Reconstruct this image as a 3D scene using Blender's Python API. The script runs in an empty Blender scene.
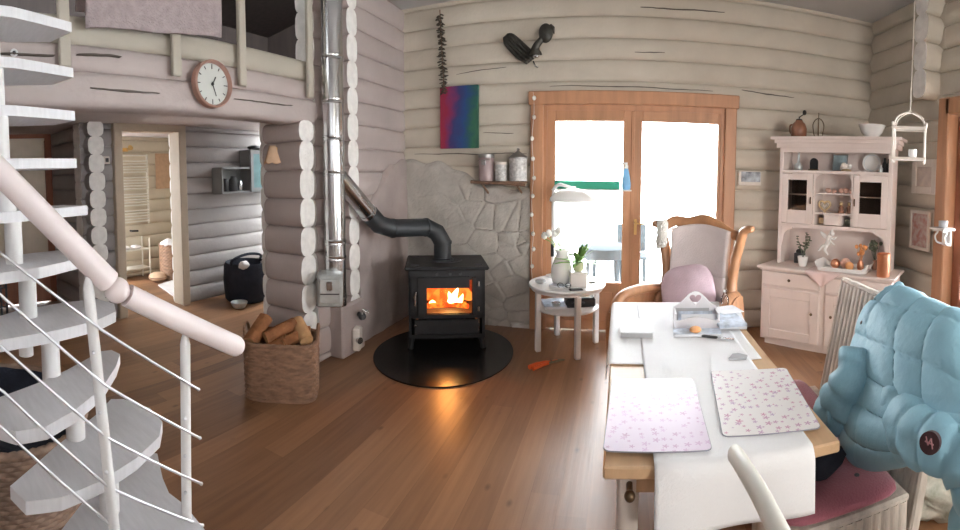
import bpy, math, random
from mathutils import Matrix, Vector, noise
R = math.radians
C = bpy.context.scene.collection
random.seed(7)
ROOT = {}          # thing name -> inverse of its world matrix

# ---------------------------------------------------------------- materials
def _n(nt, t, x=0, y=0, **kw):
    n = nt.nodes.new(t); n.location = (x, y)
    for k, v in kw.items(): setattr(n, k, v)
    return n

def mat(name, col, rough=0.6, metal=0.0, var=0.12, scale=6.0, stretch=(1, 1, 1), bump=0.0, bscale=None, spec=0.5, trans=0.0, emit=None, es=0.0, sheen=0.0, col2=None, detail=4.0):
    m = bpy.data.materials.new(name); m.use_nodes = True
    nt = m.node_tree; b = nt.nodes['Principled BSDF']
    b.inputs['Roughness'].default_value = rough; b.inputs['Metallic'].default_value = metal
    b.inputs['Specular IOR Level'].default_value = spec
    if trans: b.inputs['Transmission Weight'].default_value = trans
    if sheen: b.inputs['Sheen Weight'].default_value = sheen
    if emit: b.inputs['Emission Color'].default_value = (*emit, 1); b.inputs['Emission Strength'].default_value = es
    tc = _n(nt, 'ShaderNodeTexCoord'); mp = _n(nt, 'ShaderNodeMapping'); mp.inputs['Scale'].default_value = stretch
    nt.links.new(tc.outputs['Object'], mp.inputs['Vector'])
    nz = _n(nt, 'ShaderNodeTexNoise'); nz.inputs['Scale'].default_value = scale; nz.inputs['Detail'].default_value = detail
    nt.links.new(mp.outputs['Vector'], nz.inputs['Vector'])
    cr = _n(nt, 'ShaderNodeValToRGB')
    lo = [max(0, c * (1 - var)) for c in col]; hi = [min(1, c * (1 + var)) for c in col]
    if col2: lo, hi = col, col2
    cr.color_ramp.elements[0].color = (*lo, 1); cr.color_ramp.elements[0].position = 0.3
    cr.color_ramp.elements[1].color = (*hi, 1); cr.color_ramp.elements[1].position = 0.7
    nt.links.new(nz.outputs['Fac'], cr.inputs['Fac']); nt.links.new(cr.outputs['Color'], b.inputs['Base Color'])
    if bump:
        bz = _n(nt, 'ShaderNodeTexNoise'); bz.inputs['Scale'].default_value = bscale or scale * 4; bz.inputs['Detail'].default_value = 5
        nt.links.new(mp.outputs['Vector'], bz.inputs['Vector'])
        bp = _n(nt, 'ShaderNodeBump'); bp.inputs['Strength'].default_value = bump; bp.inputs['Distance'].default_value = 0.02
        nt.links.new(bz.outputs['Fac'], bp.inputs['Height']); nt.links.new(bp.outputs['Normal'], b.inputs['Normal'])
    return m

def log_mat(name, col):
    """whitewashed log"""
    m = mat(name, col, .75, var=.06, scale=3, bump=.25, bscale=22); nt = m.node_tree; L = nt.links.new; b = nt.nodes['Principled BSDF']
    return m

def milk(name, col):
    m = bpy.data.materials.new(name); m.use_nodes = True; nt = m.node_tree; b = nt.nodes['Principled BSDF']; o = nt.nodes['Material Output']
    b.inputs['Base Color'].default_value = (*col, 1); b.inputs['Roughness'].default_value = .25
    t = _n(nt, 'ShaderNodeBsdfTranslucent'); t.inputs['Color'].default_value = (*col, 1); x = _n(nt, 'ShaderNodeMixShader'); x.inputs[0].default_value = .55
    nt.links.new(b.outputs[0], x.inputs[1]); nt.links.new(t.outputs[0], x.inputs[2]); nt.links.new(x.outputs[0], o.inputs['Surface']); return m

def glass(name, tint=(1, 1, 1), gloss=0.08):
    m = bpy.data.materials.new(name); m.use_nodes = True; nt = m.node_tree; nt.nodes.clear()
    o = _n(nt, 'ShaderNodeOutputMaterial'); t = _n(nt, 'ShaderNodeBsdfTransparent'); g = _n(nt, 'ShaderNodeBsdfGlossy'); x = _n(nt, 'ShaderNodeMixShader')
    f = _n(nt, 'ShaderNodeFresnel'); f.inputs['IOR'].default_value = 1.45
    t.inputs['Color'].default_value = (*tint, 1); g.inputs['Roughness'].default_value = 0.03
    nt.links.new(f.outputs[0], x.inputs[0])
    nt.links.new(t.outputs[0], x.inputs[1]); nt.links.new(g.outputs[0], x.inputs[2]); nt.links.new(x.outputs[0], o.inputs[0])
    return m

def emis(name, col, s, col2=None, scale=8):
    m = bpy.data.materials.new(name); m.use_nodes = True; nt = m.node_tree; nt.nodes.clear()
    o = _n(nt, 'ShaderNodeOutputMaterial'); e = _n(nt, 'ShaderNodeEmission'); e.inputs['Strength'].default_value = s
    tc = _n(nt, 'ShaderNodeTexCoord'); nz = _n(nt, 'ShaderNodeTexNoise'); nz.inputs['Scale'].default_value = scale
    cr = _n(nt, 'ShaderNodeValToRGB'); cr.color_ramp.elements[0].color = (*col, 1); cr.color_ramp.elements[1].color = (*(col2 or col), 1)
    cr.color_ramp.elements[0].position = .4; cr.color_ramp.elements[1].position = .6
    nt.links.new(tc.outputs['Object'], nz.inputs['Vector']); nt.links.new(nz.outputs['Fac'], cr.inputs['Fac'])
    nt.links.new(cr.outputs['Color'], e.inputs['Color']); nt.links.new(e.outputs[0], o.inputs[0])
    return m

def floor_mat():
    m = bpy.data.materials.new('floorboards'); m.use_nodes = True; nt = m.node_tree; b = nt.nodes['Principled BSDF']; L = nt.links.new
    tc = _n(nt, 'ShaderNodeTexCoord'); sp = _n(nt, 'ShaderNodeSeparateXYZ'); L(tc.outputs['Object'], sp.inputs[0])
    dv = _n(nt, 'ShaderNodeMath', operation='DIVIDE'); dv.inputs[1].default_value = 0.145; L(sp.outputs['X'], dv.inputs[0])
    fl = _n(nt, 'ShaderNodeMath', operation='FLOOR'); L(dv.outputs[0], fl.inputs[0])
    fr = _n(nt, 'ShaderNodeMath', operation='FRACT'); L(dv.outputs[0], fr.inputs[0])
    wn = _n(nt, 'ShaderNodeTexWhiteNoise', noise_dimensions='1D'); L(fl.outputs[0], wn.inputs['W'])
    # boards butt along their length, each row shifted
    ofs = _n(nt, 'ShaderNodeMath', operation='MULTIPLY'); ofs.inputs[1].default_value = 3.1; L(wn.outputs['Value'], ofs.inputs[0])
    ys = _n(nt, 'ShaderNodeMath', operation='ADD'); L(sp.outputs['Y'], ys.inputs[0]); L(ofs.outputs[0], ys.inputs[1])
    yd = _n(nt, 'ShaderNodeMath', operation='DIVIDE'); yd.inputs[1].default_value = 2.3; L(ys.outputs[0], yd.inputs[0])
    yf = _n(nt, 'ShaderNodeMath', operation='FLOOR'); L(yd.outputs[0], yf.inputs[0])
    cb = _n(nt, 'ShaderNodeCombineXYZ'); L(fl.outputs[0], cb.inputs[0]); L(yf.outputs[0], cb.inputs[1])
    w2 = _n(nt, 'ShaderNodeTexWhiteNoise', noise_dimensions='3D'); L(cb.outputs[0], w2.inputs['Vector'])
    mp = _n(nt, 'ShaderNodeMapping'); mp.inputs['Scale'].default_value = (14, 0.9, 1); L(tc.outputs['Object'], mp.inputs[0])
    nz = _n(nt, 'ShaderNodeTexNoise'); nz.inputs['Scale'].default_value = 2.2; nz.inputs['Detail'].default_value = 6; L(mp.outputs[0], nz.inputs['Vector'])
    ad = _n(nt, 'ShaderNodeMath', operation='MULTIPLY_ADD'); ad.inputs[1].default_value = 0.55; L(w2.outputs['Value'], ad.inputs[0])
    hf = _n(nt, 'ShaderNodeMath', operation='MULTIPLY'); hf.inputs[1].default_value = 0.6; L(nz.outputs['Fac'], hf.inputs[0]); L(hf.outputs[0], ad.inputs[2])
    cr = _n(nt, 'ShaderNodeValToRGB'); e = cr.color_ramp.elements
    e[0].position = .15; e[0].color = (.15, .068, .033, 1); e[1].position = .9; e[1].color = (.37, .195, .10, 1)
    L(ad.outputs[0], cr.inputs[0])
    vm = _n(nt, 'ShaderNodeMapping'); vm.inputs['Scale'].default_value = (1.0, 0.55, 1); L(tc.outputs['Object'], vm.inputs[0])
    vo = _n(nt, 'ShaderNodeTexVoronoi'); vo.inputs['Scale'].default_value = 6.5; L(vm.outputs[0], vo.inputs['Vector'])
    kr = _n(nt, 'ShaderNodeValToRGB'); k = kr.color_ramp.elements; k[0].position = .02; k[0].color = (.35, .33, .3, 1); k[1].position = .13; k[1].color = (1, 1, 1, 1)
    L(vo.outputs['Distance'], kr.inputs[0])
    mx = _n(nt, 'ShaderNodeMixRGB', blend_type='MULTIPLY'); mx.inputs[0].default_value = .75; L(cr.outputs[0], mx.inputs[1]); L(kr.outputs[0], mx.inputs[2])
    sr = _n(nt, 'ShaderNodeValToRGB'); s = sr.color_ramp.elements; s[0].position = .0; s[0].color = (.5, .5, .5, 1); s[1].position = .02; s[1].color = (1, 1, 1, 1)
    L(fr.outputs[0], sr.inputs[0])
    m2 = _n(nt, 'ShaderNodeMixRGB', blend_type='MULTIPLY'); m2.inputs[0].default_value = .7; L(mx.outputs[0], m2.inputs[1]); L(sr.outputs[0], m2.inputs[2])
    L(m2.outputs[0], b.inputs['Base Color']); b.inputs['Roughness'].default_value = .34; b.inputs['Specular IOR Level'].default_value = .5
    bp = _n(nt, 'ShaderNodeBump'); bp.inputs['Strength'].default_value = .12; bp.inputs['Distance'].default_value = .01; L(nz.outputs['Fac'], bp.inputs['Height']); L(bp.outputs[0], b.inputs['Normal'])
    return m

def flower_mat(name, base, petals):
    """white plastic printed with scattered small flowers"""
    m = bpy.data.materials.new(name); m.use_nodes = True; nt = m.node_tree; b = nt.nodes['Principled BSDF']; L = nt.links.new
    tc = _n(nt, 'ShaderNodeTexCoord')
    vo = _n(nt, 'ShaderNodeTexVoronoi', voronoi_dimensions='2D'); vo.inputs['Scale'].default_value = 30; L(tc.outputs['Object'], vo.inputs['Vector'])
    sb = _n(nt, 'ShaderNodeVectorMath', operation='SUBTRACT')
    sc = _n(nt, 'ShaderNodeVectorMath', operation='SCALE'); sc.inputs['Scale'].default_value = 1; L(tc.outputs['Object'], sc.inputs[0])
    L(sc.outputs[0], sb.inputs[0]); L(vo.outputs['Position'], sb.inputs[1])
    sp = _n(nt, 'ShaderNodeSeparateXYZ'); L(sb.outputs[0], sp.inputs[0])
    at = _n(nt, 'ShaderNodeMath', operation='ARCTAN2'); L(sp.outputs['Y'], at.inputs[0]); L(sp.outputs['X'], at.inputs[1])
    f5 = _n(nt, 'ShaderNodeMath', operation='MULTIPLY'); f5.inputs[1].default_value = 5; L(at.outputs[0], f5.inputs[0])
    cs = _n(nt, 'ShaderNodeMath', operation='COSINE'); L(f5.outputs[0], cs.inputs[0])
    rs = _n(nt, 'ShaderNodeSeparateColor'); L(vo.outputs['Color'], rs.inputs[0])
    rad = _n(nt, 'ShaderNodeMath', operation='MULTIPLY_ADD'); rad.inputs[1].default_value = .11; rad.inputs[2].default_value = .2; L(cs.outputs[0], rad.inputs[0])
    sz = _n(nt, 'ShaderNodeMath', operation='MULTIPLY_ADD'); sz.inputs[1].default_value = 1.2; sz.inputs[2].default_value = .25; L(rs.outputs[0], sz.inputs[0])
    rr = _n(nt, 'ShaderNodeMath', operation='MULTIPLY'); L(rad.outputs[0], rr.inputs[0]); L(sz.outputs[0], rr.inputs[1])
    lt = _n(nt, 'ShaderNodeMath', operation='LESS_THAN'); L(vo.outputs['Distance'], lt.inputs[0]); L(rr.outputs[0], lt.inputs[1])
    cr = _n(nt, 'ShaderNodeValToRGB'); cr.color_ramp.elements[0].color = (*petals[0], 1); cr.color_ramp.elements[1].color = (*petals[1], 1); L(rs.outputs[1], cr.inputs[0])
    mx = _n(nt, 'ShaderNodeMixRGB'); mx.inputs[1].default_value = (*base, 1); L(lt.outputs[0], mx.inputs[0]); L(cr.outputs[0], mx.inputs[2])
    L(mx.outputs[0], b.inputs['Base Color']); b.inputs['Roughness'].default_value = .35
    return m

def dotted(name, base, dots, scale):
    m = mat(name, base, .75, var=.02); nt = m.node_tree; L = nt.links.new; b = nt.nodes['Principled BSDF']; src = b.inputs['Base Color'].links[0].from_socket
    tc = _n(nt, 'ShaderNodeTexCoord'); vo = _n(nt, 'ShaderNodeTexVoronoi'); vo.inputs['Scale'].default_value = scale; vo.inputs['Randomness'].default_value = .25; L(tc.outputs['Object'], vo.inputs['Vector'])
    lt = _n(nt, 'ShaderNodeMath', operation='LESS_THAN'); lt.inputs[1].default_value = .36; L(vo.outputs['Distance'], lt.inputs[0])
    mx = _n(nt, 'ShaderNodeMixRGB'); mx.inputs[2].default_value = (*dots, 1); L(lt.outputs[0], mx.inputs[0]); L(src, mx.inputs[1]); L(mx.outputs[0], b.inputs['Base Color'])
    return m

def painting_mat():
    m = bpy.data.materials.new('abstract_paint'); m.use_nodes = True; nt = m.node_tree; b = nt.nodes['Principled BSDF']; L = nt.links.new
    tc = _n(nt, 'ShaderNodeTexCoord'); nz = _n(nt, 'ShaderNodeTexNoise'); nz.inputs['Scale'].default_value = 7; L(tc.outputs['Object'], nz.inputs['Vector'])
    sp = _n(nt, 'ShaderNodeSeparateXYZ'); L(tc.outputs['Object'], sp.inputs[0])
    a = _n(nt, 'ShaderNodeMath', operation='MULTIPLY_ADD'); a.inputs[1].default_value = 2.15; a.inputs[2].default_value = .22; L(sp.outputs['X'], a.inputs[0])
    c = _n(nt, 'ShaderNodeMath', operation='MULTIPLY_ADD'); c.inputs[1].default_value = .5; L(nz.outputs['Fac'], c.inputs[0]); L(a.outputs[0], c.inputs[2])
    z = _n(nt, 'ShaderNodeMath', operation='MULTIPLY_ADD'); z.inputs[1].default_value = -.28; L(sp.outputs['Z'], z.inputs[0]); L(c.outputs[0], z.inputs[2])
    cr = _n(nt, 'ShaderNodeValToRGB'); e = cr.color_ramp.elements; L(z.outputs[0], cr.inputs[0])
    e[0].position = .1; e[0].color = (.30, .015, .05, 1); e[1].position = 1.0; e[1].color = (.02, .10, .06, 1)
    for p, q in ((.26, (.20, .03, .13)), (.40, (.04, .035, .16)), (.6, (.015, .065, .22)), (.74, (.02, .10, .11)), (.85, (.03, .14, .075))):
        n = e.new(p); n.color = (*q, 1)
    L(cr.outputs[0], b.inputs['Base Color']); b.inputs['Roughness'].default_value = .5
    return m

M = {}
def setup_mats():
    wood = dict(stretch=(1, 1, 8), scale=3)
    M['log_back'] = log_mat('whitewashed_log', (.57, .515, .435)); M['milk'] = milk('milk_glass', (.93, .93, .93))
    M['log_left'] = log_mat('rosy_whitewashed_log', (.47, .405, .385)); M['log_hall_shade'] = log_mat('grey_shade_darkened_log', (.36, .335, .325))  # hall logs: grey tint, darkened in colour to stand for the hall's shade
    M['log_end'] = mat('pale_log_end', (.86, .84, .81), .8, var=.08, scale=14, bump=.2)
    M['beam_cream'] = mat('cream_board', (.47, .43, .36), .7, var=.06, scale=4, bump=.15)
    M['floor'] = floor_mat()
    M['ceil'] = mat('grey_ceiling_board', (.50, .49, .48), .8, var=.05, scale=2)
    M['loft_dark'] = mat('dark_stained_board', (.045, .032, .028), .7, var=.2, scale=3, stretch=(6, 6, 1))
    M['oak'] = mat('orange_brown_timber', (.47, .235, .125), .45, var=.14, scale=3, stretch=(5, 5, .6), bump=.08)
    M['red_wood'] = mat('reddish_timber', (.30, .11, .06), .5, var=.15, scale=3, stretch=(5, 5, .6))
    M['beige_trim'] = mat('beige_door_frame', (.50, .41, .31), .6, var=.05)
    M['white'] = mat('white_paint', (.80, .80, .80), .35, var=.02)
    M['tread'] = mat('white_stained_tread', (.74, .745, .77), .5, var=.05, scale=12, stretch=(1, 6, 1))
    M['rail'] = mat('rosy_white_handrail', (.83, .74, .73), .42, var=.05, scale=5)
    M['steel'] = mat('stainless_steel', (.66, .67, .68), .22, 1.0, var=.06, scale=2)
    M['cable'] = mat('steel_cable', (.72, .73, .76), .35, .8, var=.03)
    M['galv'] = mat('galvanised_sheet', (.62, .67, .68), .38, .8, var=.14, scale=12)
    M['copper'] = mat('copper', (.83, .42, .26), .3, 1.0, var=.06)
    M['black_iron'] = mat('black_cast_iron', (.022, .023, .026), .5, .2, var=.15, scale=20, bump=.1)
    M['pipe_black'] = mat('matt_black_pipe', (.028, .032, .036), .5, .1, var=.1, scale=8)
    M['black_glass'] = mat('black_hearth_glass', (.012, .012, .013), .22, var=.1)
    M['black'] = mat('black_plastic', (.015, .015, .017), .45, var=.1)
    M['dark_grey'] = mat('dark_grey', (.06, .06, .065), .6, var=.15)
    M['stone'] = mat('pale_plastered_stone', (.47, .44, .40), .85, var=.13, scale=5, bump=.45, bscale=26)
    M['plaster'] = mat('rosy_plaster', (.41, .345, .325), .85, var=.08, scale=4, bump=.2)
    M['wicker'] = mat('brown_wicker', (.27, .155, .095), .6, var=.3, scale=14, stretch=(1, 1, 3))
    M['wicker2'] = mat('grey_brown_wicker', (.30, .205, .15), .6, var=.3, scale=14, stretch=(1, 1, 3))
    M['navy'] = mat('dark_navy_cloth', (.018, .022, .035), .9, var=.25, scale=10, bump=.4)
    M['bark'] = mat('firewood_bark', (.30, .12, .045), .85, var=.3, scale=12, stretch=(1, 1, 1), bump=.5)
    M['cutwood'] = mat('cut_firewood', (.56, .32, .15), .8, var=.14, scale=14)
    M['fire_core'] = emis('flame_yellow', (1, .62, .14), 9, (1, .80, .35))
    M['fire'] = emis('flame_orange', (1, .10, .012), 1.5, (1, .24, .035), 9)
    M['ember'] = emis('ember', (.9, .06, .01), 1.3, (1, .26, .03), 26)
    M['firebox'] = mat('sooty_firebrick', (.42, .17, .08), .9, var=.3, scale=14, bump=.4)
    M['glass'] = glass('clear_glass')
    M['stove_glass'] = glass('stove_glass', (.95, .90, .85))
    M['tin_pink'] = mat('dusty_mauve_tin', (.38, .29, .29), .4, .2, var=.08)
    M['tin_white'] = mat('printed_tin', (.52, .51, .50), .4, .1, var=.38, scale=34)
    M['tin_lid'] = mat('pewter_lid', (.30, .29, .28), .35, .7, var=.1)
    M['branch'] = mat('bark_brown', (.20, .115, .075), .8, var=.3, scale=16, bump=.4)
    M['paint'] = painting_mat()
    M['garland'] = mat('dry_cone_scale', (.075, .06, .042), .8, var=.4, scale=25)
    M['bird'] = mat('dark_bronze', (.055, .052, .045), .42, .5, var=.4, scale=18)
    M['bulb'] = mat('milky_bulb', (.85, .82, .76), .3, var=.02)
    M['green'] = mat('green_plastic', (.03, .36, .22), .4, var=.06)
    M['blue_bottle'] = mat('light_blue_plastic', (.22, .50, .80), .35, var=.05)
    M['ceramic'] = mat('white_glazed', (.84, .83, .81), .22, var=.02)
    M['leaf'] = mat('fresh_leaf', (.22, .42, .10), .5, var=.3, scale=14)
    M['leaf_dark'] = mat('dusty_leaf', (.13, .15, .10), .6, var=.3, scale=14)
    M['pale_green'] = mat('pale_green_glazed', (.58, .68, .42), .3, var=.06)
    M['petal'] = mat('white_petal', (.90, .89, .86), .6, var=.03)
    M['orange'] = mat('orange_plastic', (.80, .13, .03), .35, var=.08)
    M['olive'] = mat('olive_steel', (.18, .19, .14), .4, .5, var=.2, scale=20)
    M['upholstery'] = mat('rosy_white_linen', (.66, .58, .57), .9, var=.05, scale=9, bump=.25, bscale=120, sheen=.2)
    M['pink_cushion'] = mat('pale_mauve_fabric', (.66, .50, .56), .9, var=.08, scale=8, bump=.2, bscale=90, sheen=.2)
    M['fleece'] = mat('cream_fleece', (.82, .80, .74), .95, var=.06, scale=20, bump=.8, bscale=60)
    M['bulb_fill'] = emis('added_bulb_glow', (1, .93, .8), 12)
    M['cloth'] = dotted('white_dotted_runner', (.74, .73, .76), (.93, .93, .95), 95)
    M['crack'] = mat('drying_crack', (.13, .11, .095), .9, var=.1)
    M['cream'] = mat('cream_painted_wood', (.78, .77, .70), .45, var=.04, scale=9)
    M['chair_wood'] = mat('honey_brown_carved_wood', (.42, .205, .10), .4, var=.2, scale=4, stretch=(3, 3, 1), bump=.08)
    M['table_wood'] = mat('light_beech', (.63, .42, .25), .4, var=.1, scale=3, stretch=(9, .8, 6))
    M['cloth'] = mat('white_dotted_runner', (.86, .87, .89), .75, var=.02, bump=.2, bscale=150)
    M['cloth2'] = mat('plain_white_cloth', (.88, .89, .9), .7, var=.02, bump=.15, bscale=80)
    M['mat_lilac'] = flower_mat('lilac_flower_print', (.72, .62, .76), ((.52, .32, .50), (.62, .45, .66)))
    M['mat_white'] = flower_mat('rose_flower_print', (.84, .82, .82), ((.64, .34, .47), (.55, .44, .61)))
    M['mat_back'] = mat('grey_mat_edge', (.32, .32, .37), .6)
    M['paper'] = mat('paper_white', (.82, .84, .88), .7, var=.03)
    M['paper_blue'] = mat('blue_grey_print', (.55, .62, .72), .6, var=.3, scale=22)
    M['paper_grey'] = mat('grey_card', (.42, .43, .45), .6, var=.05)
    M['caddy'] = mat('white_chalk_paint', (.80, .79, .83), .6, var=.04)
    M['flesh'] = mat('peach_orange', (.85, .42, .18), .5, var=.12, scale=16)
    M['woven'] = mat('white_washed_cane', (.56, .50, .44), .75, var=.2, scale=26, stretch=(1, 1, .25), bump=.2)
    M['rose'] = mat('old_rose_cushion', (.36, .115, .15), .92, var=.08, scale=8, bump=.25, bscale=120, sheen=.3)
    M['jacket'] = mat('sky_blue_nylon', (.25, .475, .59), .55, var=.05, scale=5, bump=.25, bscale=22)
    M['badge'] = mat('dark_maroon_badge', (.05, .014, .018), .45, var=.1)
    M['badge_mark'] = mat('faded_pink_print', (.38, .16, .17), .5, var=.1)
    M['dark_blue'] = mat('slate_blue_cloth', (.045, .08, .13), .85, var=.15, scale=8, bump=.3)
    M['hutch'] = mat('antique_white_paint', (.74, .645, .605), .55, var=.05, scale=4, bump=.08)
    M['hutch_dark'] = mat('dark_cabinet_glass', (.10, .085, .08), .12, var=.2, scale=5)
    M['knob'] = mat('dark_brass', (.14, .09, .05), .35, .7, var=.1)
    M['brown_jug'] = mat('brown_earthenware', (.27, .12, .07), .4, var=.2, scale=14)
    M['gold'] = mat('gilded_resin', (.62, .47, .28), .45, .3, var=.25, scale=22)
    M['pink_cloth'] = mat('pale_pink_runner', (.74, .58, .56), .85, var=.05, scale=9, bump=.15)
    M['blue_picture'] = mat('pale_blue_print', (.30, .40, .44), .35, var=.3, scale=13)
    M['photo'] = mat('dark_photo_print', (.03, .035, .05), .4, col2=(.46, .50, .56), scale=16)
    M['floral_print'] = mat('floral_print', (.62, .56, .52), .5, col2=(.50, .22, .19), scale=20)
    M['rosy_print'] = mat('rosy_print', (.52, .43, .40), .5, col2=(.66, .56, .48), scale=15)
    M['frame_white'] = mat('chalky_white_frame', (.70, .64, .58), .6, var=.05)
    M['shade_tan'] = mat('tan_paper', (.56, .38, .25), .8, var=.1, scale=14)
    M['reflection_pane'] = mat('teal_painted_reflection', (.20, .33, .34), .15, var=.2, scale=6)  # opaque pane colour lightened to stand for a reflection
    M['grey_cab'] = mat('grey_painted_cabinet', (.26, .27, .27), .6, var=.08)
    M['blanket'] = mat('rosy_grey_blanket', (.40, .335, .335), .95, var=.1, scale=22, bump=.6, bscale=70)
    M['brass'] = mat('brass', (.75, .52, .22), .3, .9, var=.06)
    M['clock_rim'] = mat('rosy_wood_rim', (.42, .24, .19), .4, var=.15, scale=8)
    M['dial'] = mat('clock_dial', (.58, .60, .57), .4, var=.03)
    M['rug'] = mat('pale_bath_mat', (.76, .73, .72), .95, var=.06, bump=.4, bscale=60)
    M['radiator'] = mat('white_radiator_tube', (.78, .77, .70), .35, var=.02)
    M['bath_wall'] = mat('cream_bath_log', (.66, .60, .48), .75, var=.05, scale=3, bump=.15)
    M['blind'] = mat('pale_slatted_blind', (.72, .62, .50), .7, var=.06)
    M['patio'] = mat('pale_patio_slab', (.80, .80, .80), .8, var=.04)
    M['patio_grey'] = mat('weathered_grey_plastic', (.045, .055, .062), .9, var=.06, spec=.05)
    M['foliage'] = mat('glare_paled_foliage', (.62, .68, .58), .9, var=.2, scale=2)  # leaf colour paled so the bushes burn out as in glare
    M['floral_cloth'] = mat('crumpled_floral_cloth', (.28, .30, .24), .85, col2=(.60, .57, .50), scale=16, bump=.35)
    M['terracotta'] = mat('dried_orange_flower', (.62, .27, .10), .8, var=.3, scale=20)
    M['rosy_shell'] = mat('rosy_ornament', (.66, .40, .32), .5, var=.3, scale=22)

# ---------------------------------------------------------------- mesh builder
class MB:
    def __init__(s, xf=None): s.v = []; s.f = []; s.m = []; s.xf = xf or Matrix()
    def add(s, vs, fs, mi=0, xf=None):
        o = len(s.v); T = s.xf @ xf if xf else s.xf
        s.v += [T @ Vector(v) for v in vs]; s.f += [tuple(i + o for i in f) for f in fs]; s.m += [mi] * len(fs)
        return s
    def box(s, c, d, rot=0, mi=0, bev=0.0, xf=None, tilt=None):
        x, y, z = d[0] / 2, d[1] / 2, d[2] / 2
        T = Matrix.Translation(c) @ Matrix.Rotation(rot, 4, 'Z')
        if tilt: T = T @ tilt
        if xf: T = xf @ T
        b = min(bev, x * .9, y * .9, z * .9)
        if b <= 0:
            vs = [(a * x, e * y, g * z) for a in (-1, 1) for e in (-1, 1) for g in (-1, 1)]
            return s.add(vs, [(0, 1, 3, 2), (4, 6, 7, 5), (0, 4, 5, 1), (2, 3, 7, 6), (0, 2, 6, 4), (1, 5, 7, 3)], mi, T)
        vs = []; ix = {}
        for a in (-1, 1):
            for e in (-1, 1):
                for g in (-1, 1):
                    ix[a, e, g] = len(vs)
                    vs += [(a * x, e * (y - b), g * (z - b)), (a * (x - b), e * y, g * (z - b)), (a * (x - b), e * (y - b), g * z)]
        fs = []
        q = lambda *k: [ix[t] for t in k]
        for a in (-1, 1):
            o = [(a, -1, -1), (a, 1, -1), (a, 1, 1), (a, -1, 1)]; fs.append([ix[t] for t in (o if a > 0 else o[::-1])])
            o = [(-1, a, -1), (1, a, -1), (1, a, 1), (-1, a, 1)]; fs.append([ix[t] + 1 for t in (o[::-1] if a > 0 else o)])
            o = [(-1, -1, a), (1, -1, a), (1, 1, a), (-1, 1, a)]; fs.append([ix[t] + 2 for t in (o if a > 0 else o[::-1])])
        for a in (-1, 1):
            for e in (-1, 1):
                k, l = (a, e, -1), (a, e, 1); f = [ix[k], ix[k] + 1, ix[l] + 1, ix[l]]; fs.append(f if a * e > 0 else f[::-1])
                k, l = (a, -1, e), (a, 1, e); f = [ix[k], ix[l], ix[l] + 2, ix[k] + 2]; fs.append(f if a * e > 0 else f[::-1])
                k, l = (-1, a, e), (1, a, e); f = [ix[k] + 1, ix[k] + 2, ix[l] + 2, ix[l] + 1]; fs.append(f if a * e > 0 else f[::-1])
                for g in (-1, 1):
                    i = ix[a, e, g]; f = [i, i + 1, i + 2]; fs.append(f if a * e * g > 0 else f[::-1])
        return s.add(vs, fs, mi, T)
    def tube(s, pts, r, n=12, mi=0, cap=True, closed=False, flat=None):
        """a round rod along pts; r one radius or one per point; flat squashes the section (width, height) about the up axis"""
        P = [Vector(p) for p in pts]; N = len(P); rr = r if isinstance(r, (list, tuple)) else [r] * N
        tan = []
        for i in range(N):
            a = P[(i - 1) % N] if (closed or i > 0) else P[0]; b = P[(i + 1) % N] if (closed or i < N - 1) else P[-1]
            d = b - a; tan.append(d.normalized() if d.length > 1e-9 else Vector((0, 0, 1)))
        up = Vector((0, 0, 1)) if abs(tan[0].z) < .9 else Vector((0, 1, 0))
        u = tan[0].cross(up).normalized(); vs = []
        for i in range(N):
            u = (u - tan[i] * u.dot(tan[i])).normalized(); w = u.cross(tan[i])
            for k in range(n):
                t = 2 * math.pi * k / n; a, b = math.cos(t) * rr[i], math.sin(t) * rr[i]
                if flat: a *= flat[0]; b *= flat[1]
                vs.append(P[i] + u * a + w * b)
        fs = []
        for i in range(N if closed else N - 1):
            j = (i + 1) % N
            for k in range(n): l = (k + 1) % n; fs.append((i * n + k, j * n + k, j * n + l, i * n + l))
        if cap and not closed: fs += [tuple(range(n)), tuple((N - 1) * n + k for k in reversed(range(n)))]
        return s.add(vs, fs, mi)
    def cyl(s, a, b, r, n=16, mi=0, r2=None): return s.tube([a, b], [r, r if r2 is None else r2], n, mi)
    def lathe(s, c, prof, n=24, mi=0, sx=1, sy=1, xf=None):
        """prof = [(radius, z)...] turned about the z axis through c"""
        vs = []; fs = []; K = len(prof)
        for r, z in prof:
            for k in range(n): t = 2 * math.pi * k / n; vs.append((c[0] + math.cos(t) * r * sx, c[1] + math.sin(t) * r * sy, c[2] + z))
        for i in range(K - 1):
            for k in range(n): l = (k + 1) % n; fs.append((i * n + k, i * n + l, (i + 1) * n + l, (i + 1) * n + k))
        if prof[0][0] > 1e-6: fs.append(tuple(reversed(range(n))))
        if prof[-1][0] > 1e-6: fs.append(tuple((K - 1) * n + k for k in range(n)))
        return s.add(vs, fs, mi, xf)
    def ell(s, c, r, n=16, m=10, mi=0, xf=None, f=None):
        vs = []; fs = []
        for i in range(m + 1):
            p = math.pi * i / m
            for k in range(n):
                t = 2 * math.pi * k / n; v = Vector((math.sin(p) * math.cos(t), math.sin(p) * math.sin(t), -math.cos(p)))
                g = f(v) if f else 1.0; vs.append((c[0] + v.x * r[0] * g, c[1] + v.y * r[1] * g, c[2] + v.z * r[2] * g))
        for i in range(m):
            for k in range(n): l = (k + 1) % n; fs.append((i * n + k, i * n + l, (i + 1) * n + l, (i + 1) * n + k))
        return s.add(vs, fs, mi, xf)
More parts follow.
